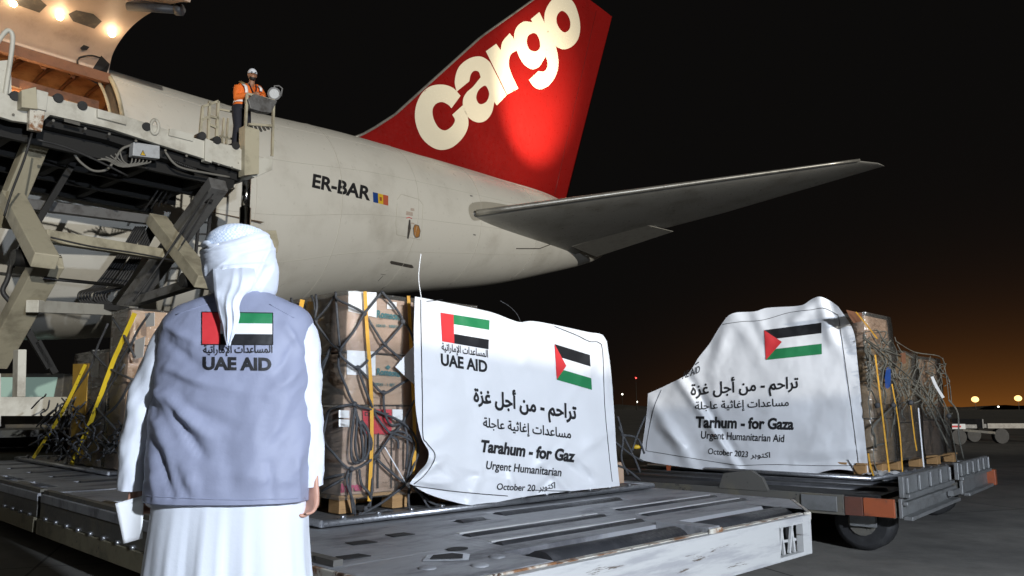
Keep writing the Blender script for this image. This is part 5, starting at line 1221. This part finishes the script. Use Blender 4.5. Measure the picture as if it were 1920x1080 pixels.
VR = [((300, 735), (345, 812), 8, .020), ((311, 757), (381, 854), 9, -.022), ((318, 740), (392, 820), 10, .022), ((300, 790), (350, 900), 12, .018), ((330, 845), (352, 925), 7, -.014), ((320, 690), (390, 720), 9, .013), ((318, 640), (380, 690), 10, -.010), ((318, 610), (372, 640), 9, .012), ((345, 760), (430, 800), 12, -.010),
      ((560, 690), (500, 740), 11, .012), ((565, 740), (520, 830), 12, -.012), ((572, 800), (535, 900), 11, .013), ((552, 640), (520, 700), 9, -.010), ((470, 760), (480, 920), 18, .008), ((420, 830), (440, 930), 15, -.008), ((400, 720), (480, 740), 12, .006), ((290, 860), (300, 935), 9, .012), ((530, 610), (562, 660), 7, .012), ((400, 880), (520, 905), 14, .006),
      ((285, 700), (300, 780), 7, -.012), ((296, 830), (330, 930), 6, -.012), ((360, 870), (372, 938), 6, .010), ((500, 870), (508, 938), 7, -.008), ((545, 860), (556, 938), 6, .009)]
def vest_disp(p, d):
    px, py = px_of(p); f = 1 if d.y < .25 else .35
    return .012+f*(1.05*ridges(px, py, VR)+.010*noise.noise(Vector((px*.012, py*.008, 3)))+.0038*noise.noise(Vector((px*.04+py*.02, py*.022, 8)))+.0014*noise.noise(Vector((px*.10+py*.05, py*.05, 1)))+.0011*noise.noise(Vector((px*.22-py*.1, py*.16, 4))))
VS = [(.832, -.006, 0, .280, .18), (.95, -.006, 0, .280, .18), (1.10, -.006, 0, .274, .175), (1.28, -.004, 0, .274, .165), (1.40, -.008, 0, .266, .15), (1.47, -.008, 0, .256, .128), (1.515, -.002, .0, .218, .105), (1.545, .004, .0, .155, .09), (1.57, .008, .005, .092, .078)]
vrows = lofted(VS, 150, .0065, vest_disp, 2.6)
vm = MB().grid(vrows, True)
# turned hem
hem = [[p*1 for p in vrows[0]]]; c0 = mp(0, 0, .83)
hem.append([c0+(p-c0)*.985+Z*-.004 for p in vrows[0]]); hem.append([c0+(p-c0)*.93+Z*.03 for p in vrows[0]]); vm.grid(hem, True)
vbv = MB().grid(vrows, True).bvh(); vest = vm.build('vest', M['vest'], man, fixn=True)
vhit = hitter(vbv, (0, MY-.16, 0), (0, 1, 0))
def vstitch(pts, r=.0018, name='seam'): 
    q = catmull([Vector((x, y, 0)) for x, y in pts], 8); P_ = [vhit(p.x, p.y) for p in q]; MB().tube([p+(CP-p).normalized()*.001 for p in P_], r, 5).build(name, M['vest'], vest)
vstitch([(272, 930), (350, 934), (450, 937), (574, 934)]); vstitch([(330, 590), (400, 566)], .0022); vstitch([(505, 570), (552, 596)], .0022)
uae_flag(vest, ((379, 585), (512, 587), (512, 646.5), (379, 646)), vhit, .255, .0025)
stb = MB()
for a, b_ in (((379, 585), (512, 587)), ((512, 587), (512, 646.5)), ((512, 646.5), (379, 646)), ((379, 646), (379, 585))):
    stb.tube([vhit(a[0]+(b_[0]-a[0])*k/10, a[1]+(b_[1]-a[1])*k/10)+Vector((0, -.003, 0)) for k in range(11)], .0016, 5)
stb.build('flag_edging', M['ink'], vest)
put('lettering', vest, shape_text(arabic(A1), (381, 662), (511, 661), (0, -14), .02), 'ink', vhit, .0028, 5)
put('lettering', vest, shape_text('UAE AID', (380, 692), (509, 694), (0, -22.5), .045), 'ink', vhit, .0028, 5)
# robe: skirt and sleeves
def skirt_disp(p, d):
    a = atan2(d.y, d.x); g_ = min(1, (.9-p.z)/.35)
    return g_*(.016*noise.noise(Vector((a*2.6, p.z*.5, 2)))+.008*noise.noise(Vector((a*7.3, p.z*.8, 5)))+.002*sin(a*23+2*sin(a*3)))+.005*noise.noise(p*5)
SK = [(1.10, 0, 0, .262, .155), (.98, 0, 0, .268, .165), (.86, 0, 0, .272, .17), (.70, 0, .0, .276, .18), (.45, 0, .01, .30, .20), (.20, 0, .01, .32, .23), (.05, 0, .01, .33, .24)]
SK = SK[::-1]
tm = MB().grid(lofted(SK, 160, .012, skirt_disp, 2.3), True)
def sleeve(pts, rs, seed, sgn):
    q = catmull(pts, 10); m_ = len(q); rows = []
    for i, p in enumerate(q):
        t = i/(m_-1); d = (q[min(i+1, m_-1)]-q[max(0, i-1)]).normalized(); x = Vector((1, 0, 0)); x = (x-d*x.dot(d)).normalized(); y = d.cross(x)
        j = t*(len(rs)-1); j0 = min(int(j), len(rs)-2); r = rs[j0]+(rs[j0+1]-rs[j0])*(j-j0); ring = []
        for k in range(40):
            a = 2*pi*k/40; e = x*cos(a)+y*sin(a)
            w_ = .006*noise.noise(Vector((cos(a)*1.3, sin(a)*1.3, t*5+seed)))+.005*noise.noise(Vector((cos(a)*2.5+t*4, sin(a)*2.5, t*14+seed)))+.0035*sin(t*26+a*2+seed)*exp(-((t-.55)/.22)**2)
            ring.append(p+e*(r+w_*min(1, .4+2*t)))
        rows.append(ring)
    tm.grid(rows, True); tm.grid([rows[-1], [q[-1]+(p-q[-1])*.9 for p in rows[-1]], [q[-3]+(p-q[-1])*.8 for p in rows[-1]]], True)
sleeve([mp(-.15, .01, 1.47), mp(-.225, .0, 1.40), mp(-.292, -.01, 1.25), mp(-.326, -.015, 1.12), mp(-.348, -.01, .98), mp(-.354, 0, .865)], [.07, .085, .078, .070, .062, .054, .050], 2.0, -1)
sleeve([mp(.18, .01, 1.465), mp(.218, .0, 1.39), mp(.240, -.01, 1.25), mp(.260, -.015, 1.12), mp(.278, -.01, .98), mp(.284, 0, .878)], [.065, .078, .072, .062, .052, .046, .042], 5.0, 1)
tm.tube([mp(.0, .0, 1.50), mp(.0, .0, 1.56), mp(.0, .01, 1.585)], [.09, .072, .07], 20)
rb = tm.build('robe', M['thobe'], man)
# headscarf
def crease(px, py, a, b, w, amp):
    """a lapped fold: abrupt on one side of the line a-b, easing off on the other"""
    dx, dy = b[0]-a[0], b[1]-a[1]; L_ = math.hypot(dx, dy); t = ((px-a[0])*dx+(py-a[1])*dy)/(L_*L_); s_ = ((px-a[0])*dy-(py-a[1])*dx)/L_
    k = max(0.0, min(1, (t+.12)/.25))*max(0.0, min(1, (1.12-t)/.25))
    return amp*k*(exp(-s_/w) if s_ > 0 else exp(-(s_/1.3)**2))
def man_pt(px, py, y): r = ray(px, py); return CP+r*((MY+y)/r.y)
SIL = [(419, 437, 458), (424, 415, 479), (432, 400, 494), (445, 386, 503), (460, 378, 508), (475, 376, 512), (492, 379, 517), (510, 383, 518), (528, 390, 517), (545, 397, 513), (558, 404, 504)]
rows = []; nrm_ = 120
sy = [s[0] for s in SIL]
for i in range(70):
    py = sy[0]+(sy[-1]-sy[0])*i/69
    xl, xr = herm(py, sy, [s[1] for s in SIL]), herm(py, sy, [s[2] for s in SIL])
    a, b_ = man_pt(xl, py, .0), man_pt(xr, py, .0); c = (a+b_)/2; hw = (b_.x-a.x)/2; hd = min(.125, hw*1.08); r = []
    for k in range(nrm_):
        t = 2*pi*k/nrm_; p = c+Vector((hw*cos(t), .015+hd*sin(t), 0)); d = Vector((cos(t), sin(t), 0)); qx, qy = px_of(p); e = 0
        back = 1 if d.y < .1 else .4
        l1 = 466-(qx-380)*.27                             # upper wrap edge: cap above, scarf below
        e += -.010/(1+exp((qy-l1)/1.2))
        e += 1.35*back*sum(crease(qx, qy, *c) for c in (((470, 545), (500, 470), 9, .005), ((515, 465), (455, 478), 10, .0045), ((388, 520), (440, 478), 9, .004), ((380, 486), (450, 462), 8, .003), (((378, 474), (508, 441), 16, .006)), ((386, 492), (500, 456), 12, .004), ((500, 494), (424, 498), 14, .0065), ((506, 452), (474, 530), 15, .007), ((512, 500), (480, 556), 16, .009), ((498, 500), (470, 548), 10, -.004), ((402, 556), (424, 500), 12, .007), ((430, 558), (442, 504), 10, .006), ((395, 545), (386, 500), 9, .005), ((490, 430), (440, 452), 10, .003), ((462, 556), (466, 508), 9, .005)))
        e += .0035*noise.noise(Vector((qx*.03, qy*.035, 2)))+.0008*noise.noise(Vector((qx*.10, qy*.12, 6)))
        r.append(p+d*e)
    rows.append(r)
rows = rows[::-1]
hm = MB().grid(rows, True); hm.add(rows[-1], [list(range(nrm_))], True)
# cap faces carry the woven check
for i, f in enumerate(hm.f):
    q = hm.v[f[0]]; qx, qy = px_of(q)
    if qy < 466-(qx-380)*.27-2: hm.m[i] = 1
sc = hm.build('headscarf', [M['scarf'], M['cap_weave']], man)
def drape(name, prof, seed, n=60, bulge=.03, y0=-.15, y1=-.165, folds=3, amp=.008):
    rows = []
    cs_ = [((i+.6+.35*sin(seed*5+i*2.3))/(folds+.6), .22*sin(seed*3+i*1.7), .16+.08*abs(sin(seed+i*2.9)), 1-.35*(i % 2)) for i in range(folds)]
    def fold_(s, t):
        o = 0
        for c_, d_, w__, g_ in cs_:
            x = s-c_-d_*t; o += g_*(exp(-x/w__) if x > 0 else exp(-(x/.07)**2))
        return o
    sy = [p[0] for p in prof]; m_ = 60
    for i in range(m_+1):
        t = i/m_; py = sy[0]+(sy[-1]-sy[0])*t; xl, xr = herm(py, sy, [p[1] for p in prof]), herm(py, sy, [p[2] for p in prof]); r = []
        for k in range(n+1):
            s = k/n; yy = y0+(y1-y0)*t+.055*max(0, 1-t/.16)**2-bulge*sin(pi*s)*(1-.6*t)-amp*fold_(s, t)-.006*noise.noise(Vector((s*4, t*7, seed)))
            r.append(man_pt(xl+(xr-xl)*s, py+2.5*sin(s*9+seed)*t, yy))
        rows.append(r)
    o = MB().grid(rows).build(name, M['scarf'], man); s_ = o.modifiers.new('cloth', 'SOLIDIFY'); s_.thickness = .004; return o
drape('scarf_tail', [(498, 398, 478), (522, 399, 478), (543, 401, 470), (557, 403, 456), (575, 407, 449), (592, 411, 450), (610, 416, 446), (630, 420, 439), (646, 425, 432)], 1.0, bulge=.024, y0=-.122, y1=-.205, folds=3, amp=.008)
MB().tube(catmull([man_pt(x, y, yy) for x, y, yy in ((378, 461, -.05), (388, 457, -.08), (396, 462, -.10), (410, 458, -.115))], 5), [.006, .009, .012, .013, .013, .013, .012, .012, .012, .011, .011, .010, .009, .008, .006, .004], 8).build('scarf_knot', M['scarf'], man)
# sheet of paper in his left hand
b = MB(); c4p = [man_pt(x, y, -.055) for x, y in ((216, 944), (268, 929), (263, 1011), (224, 1022))]; rows = []
for i in range(9):
    r = []
    for j in range(9):
        s, t = j/8, i/8; p = (c4p[0]*(1-s)+c4p[1]*s)*(1-t)+(c4p[3]*(1-s)+c4p[2]*s)*t; r.append(p+Vector((0, .012*sin(s*2.5+t)+.02*t, 0)))
    rows.append(r)
po = single('folded_paper', b.grid(rows), M['paper'], man_pt(240, 1020, -.04), 'white folded paper held in the left hand of the man in the vest', 'paper'); s_ = po.modifiers.new('sheet', 'SOLIDIFY'); s_.thickness = .002

# --- the worker on the loader
WB = 7.15
wk = thing('person', 'worker in orange high-visibility top and white cap on the loader platform', 'person', pb(448, 275, WB))
def w_(px, py, d=0): return pb(px, py, WB)+PORT*d
hd_ = w_(467, 144, .12); fwd = (CP-hd_); fwd.z = 0; fwd.normalize(); fwd = (fwd+Vector((.25, 0, 0))).normalized(); rgt = Vector((-fwd.y, fwd.x, 0))
rot = Matrix((rgt, fwd, Z)).transposed()
wp = [('b', hd_, .077, .098, .118), ('b', hd_+fwd*.045-Z*.06, .058, .06, .06), ('t', [hd_+fwd*.10+Z*.012, hd_+fwd*.128-Z*.02, hd_+fwd*.10-Z*.03], [.012, .017, .012], 8), ('t', [hd_-Z*.07, hd_-Z*.17, w_(464, 168)], [.055, .06, .10], 12), ('b', hd_+rgt*.08-Z*.01, .014, .02, .034), ('b', hd_-rgt*.08-Z*.01, .014, .02, .034)]
wp[0] = ('b', hd_, .08, .08, .12)
sl_, sr_ = w_(447, 163), w_(483, 166); el_l, el_r = w_(440, 184, .05), w_(487, 183, .12); hl, hr = w_(459, 184, .30), w_(474, 190, .34)
for a, b_, c in ((sl_, el_l, hl), (sr_, el_r, hr)): wp += [('t', [a, b_, c], [.055, .045, .030], 10)]
wp += hand(hl, (hl-el_l), Z, -Z+PORT*.2, 1.0)+hand(hr, (hr-el_r), Z, -Z+PORT*.2, 1.0)
hip_l, hip_r = w_(445, 202), w_(459, 203); kn_l, kn_r = w_(443, 238, .06), w_(457, 240, .10); ft_l, ft_r = w_(441, 270), w_(453, 275)
for a, b_, c in ((hip_l, kn_l, ft_l), (hip_r, kn_r, ft_r)): wp += [('t', [a, b_, c], [.085, .06, .045], 12)]
wp += [('t', [w_(452, 203), w_(456, 190), w_(463, 172), w_(465, 166)], [.13, .125, .14, .10], 16)]
body('body', wp, M['skin_dark'], wk, .012, 3)
jp = [('t', [w_(451, 203), w_(455, 192), w_(460, 180), w_(464, 168), w_(466, 162)], [.155, .16, .175, .165, .09], 18), ('t', [sl_+Vector((.02, 0, 0)), sr_], .085, 14)]
for a, b_, c in ((sl_, el_l, hl), (sr_, el_r, hr)): jp += [('t', [a, a+(b_-a)*.5, b_, b_+(c-b_)*.5, b_+(c-b_)*.85], [.088, .082, .072, .066, .050], 12)]
body('jacket', jp, M['hivis'], wk, .016, 3)
tp = [('t', [w_(451, 199), w_(451, 208)], [.165, .17], 16)]
for a, b_, c in ((hip_l, kn_l, ft_l), (hip_r, kn_r, ft_r)): tp += [('t', [a, a+(b_-a)*.5, b_, c], [.115, .105, .09, .075], 14)]
body('trousers', tp, M['navy'], wk, .016, 3)
for f in (ft_l, ft_r): MB().tube([f+fwd*-.06-Z*.02, f+fwd*.06-Z*.03, f+fwd*.18-Z*.05], [.06, .06, .04], 10).build('boot', M['rubber'], wk)
cb = MB()
rows = []
for i in range(8):
    t = i/7*pi*.52; rows.append([hd_+Z*.035+rot @ Vector((.092*sin(t)*cos(2*pi*k/24), .104*sin(t)*sin(2*pi*k/24), .100*cos(t))) for k in range(24)])
rows.append([hd_+Z*.012+rot @ Vector((.094*cos(2*pi*k/24), .106*sin(2*pi*k/24), 0)) for k in range(24)])
cb.grid(rows[::-1], True).build('cap', M['scarf'], wk)
bd = MB().ball(hd_+fwd*.040-Z*.082, .066, .060, .058, rot=rot); bd.build('beard', M['hair'], wk)
b = MB()
for s in (-1, 1): b.bar(hd_+fwd*.112+rgt*s*.035+Z*.022-rgt*.016, hd_+fwd*.112+rgt*s*.035+Z*.022+rgt*.016, .012, .010)
b.build('eyebrows', M['hair'], wk)
b = MB()
for s in (-1, 1): b.ball(hd_+fwd*.092+rgt*s*.032+Z*.002, .012, .010, .008)
b.build('eyes', M['ink'], wk)
def wband(name, pts, r, m): MB().tube([w_(*p) for p in pts], r, 8, flat=.35, up=PORT).build(name, M[m], wk)
wband('reflective_strip', [(450, 160, .11), (452, 166, .18), (453, 174, .19), (453, 182, .19)], .036, 'reflective'); wband('reflective_strip', [(479, 164, .12), (480, 170, .185), (480, 176, .19)], .030, 'reflective')
wband('strip_edge', [(449, 153, .02), (451, 160, .13)], .040, 'reflective_dull')
b = MB(); rows = []
for z in (190, 196): rows.append([w_(455 if z == 190 else 453, z)+rgt*.172*cos(2*pi*k/24)+fwd*.172*sin(2*pi*k/24) for k in range(24)])
b.grid(rows, True).build('waist_band', M['reflective'], wk)
b = MB(); b.tube(catmull([w_(460, 160, .14), w_(461, 170, .20), w_(466, 180, .21), w_(471, 172, .20), w_(472, 162, .15)], 5), .012, 6); b.build('lanyard', M['navy'], wk)
# ------------------------------------------------------------------ far background
def flatbed(x, y, rz, label):
    t = thing('flatbed_trailer', label, 'trailer', (x, y, 0)); c, s = cos(rz), sin(rz)
    def T(mb): mb.v = [Vector((x+p.x*c-p.y*s, y+p.x*s+p.y*c, p.z)) for p in mb.v]; return mb
    T(MB().xbox(-1.9, 1.9, -.8, .8, .52, .64)).build('deck', M['grey_steel'], t)
    T(MB().xbox(-1.8, -.2, -.84, -.81, .50, .66)).build('side_sign', mat('faded_white_sign', (.42, .40, .36), .6, dirt=(.25, .22, .2), dscale=5), t)
    T(MB().xbox(.9, 1.5, -.84, -.81, .50, .66)).build('side_sign', M['paper'], t)
    T(MB().xbox(1.05, 1.35, -.85, -.842, .55, .61)).build('side_mark', M['flag_red'], t)
    T(MB().xbox(-1.95, -1.91, -.8, .8, .5, .8)).build('end_rail', M['grey_steel'], t)
    T(MB().bar((1.9, 0, .45), (3.0, 0, .35), .08, .08)).build('tow_bar', M['side_dark'], t)
    for a in (-1.3, 1.3):
        for b in (-.7, .7): T(MB().tube([(a, b-.09, .25), (a, b+.09, .25)], .25, 16)).build('wheel', M['rubber'], t)
flatbed(12.9, 26.5, .05, 'nearer low trailer with white side sign beyond the right pallet')
flatbed(17.4, 27.6, .08, 'empty low trailer parked on the apron under the orange lamps')
for px, py, lbl in ((1820, 750, 'left of two distant lamp posts with orange light'), (1900, 748, 'right of two distant lamp posts with orange light')):
    R = 620; z = CAMH+(766.5-py)/FPX*R; x = (px-960)/FPX*R
    t = thing('lamp_post', lbl, 'lamp post', (x, R, 0)); MB().tube([(x, R, 0), (x, R, z)], [.2, .12], 8).build('pole', M['grey_steel'], t)
    MB().ball((x, R, z), 2.6, 2.6, 2.2).build('lamp_head', M['sodium'], t)
t = thing('radio_tower', 'distant thin tower tipped with a red light between the banners', 'tower', ((1191-960)/FPX*500, 500, 0)); x = (1191-960)/FPX*500; z = CAMH+(766-710)/FPX*500
MB().tube([(x, 500, 0), (x, 500, z)], [.35, .12], 6).build('mast', M['far_dark'], t); MB().ball((x, 500, z), .5).build('warning_light', M['small_red'], t)
for px, py, lbl in ((1165, 740, 'distant white floodlight left of the slumped banner'), (1192, 754, 'distant yellowish floodlight just above the horizon'), (1743, 763, 'tiny distant white lamp on the horizon beside the right stack'), (1862, 763, 'tiny distant lamp on the horizon between the orange lamps')):
    R = 560; x = (px-960)/FPX*R; z = CAMH+(766-py)/FPX*R
    t = thing('distant_floodlight', lbl, 'lamp', (x, R, 0)); MB().tube([(x, R, 0), (x, R, z)], .12, 6).build('pole', M['far_dark'], t); MB().ball((x, R, z), .55).build('lamp_head', M['small_white'], t)
# vehicle parked behind the loader, seen low at the left
P0 = atz(95, 800, .9)
vx, vy = -13.2, 21.5
t = thing('parked_truck', 'dark truck with a lit cab window parked beyond the loader legs', 'truck', (vx, vy, 0))
MB().xbox(vx-1.6, vx+1.6, vy, vy+4, .5, 1.15).build('truck_body', M['side_dark'], t, .04)
b = MB(); b.hexa([(vx-1.1, vy+.1, 1.15), (vx+1.1, vy+.1, 1.15), (vx+1.1, vy+2, 1.15), (vx-1.1, vy+2, 1.15), (vx-.95, vy+.4, 2.1), (vx+.95, vy+.4, 2.1), (vx+.95, vy+1.8, 2.1), (vx-.95, vy+1.8, 2.1)]); b.build('cab', M['side_dark'], t, .03)
b = MB(); b.prism([(vx-.85, vy+.13, 1.28), (vx+.85, vy+.13, 1.28), (vx+.8, vy+.36, 1.98), (vx-.8, vy+.36, 1.98)], Vector((0, -.03, .01))); b.build('windscreen', mat('lit_cab_glass', (.3, .45, .40), .2, emit=(.55, .75, .65), estr=.18), t)
for a in (-1.2, 1.2): MB().tube([(vx+a-.12, vy+.8, .45), (vx+a+.12, vy+.8, .45)], .45, 16).build('wheel', M['rubber'], t)
b = MB().ball((vx-1.3, vy-.02, 1.55), .09); b.build('marker_lamp', M['sodium'], t)
# unseen added block: it keeps the low floodlights off the near ground
t = thing('floodlight_blocker', 'long low unseen block added behind the viewpoint to cut the low floodlights', 'light blocker', (10, -10, 0))
MB().xbox(-30, 60, -14, -8, 0, 2.65).build('blocker_body', M['fuselage'], t)
MB().xbox(-30.4, 60.4, -14.4, -7.6, 2.653, 2.86).build('blocker_top', M['grey_steel'], t)
for k in range(9): MB().xbox(-26+k*10, -20+k*10, -8, -7.96, .02, 2.4).build('blocker_panel', M['galv'], t)
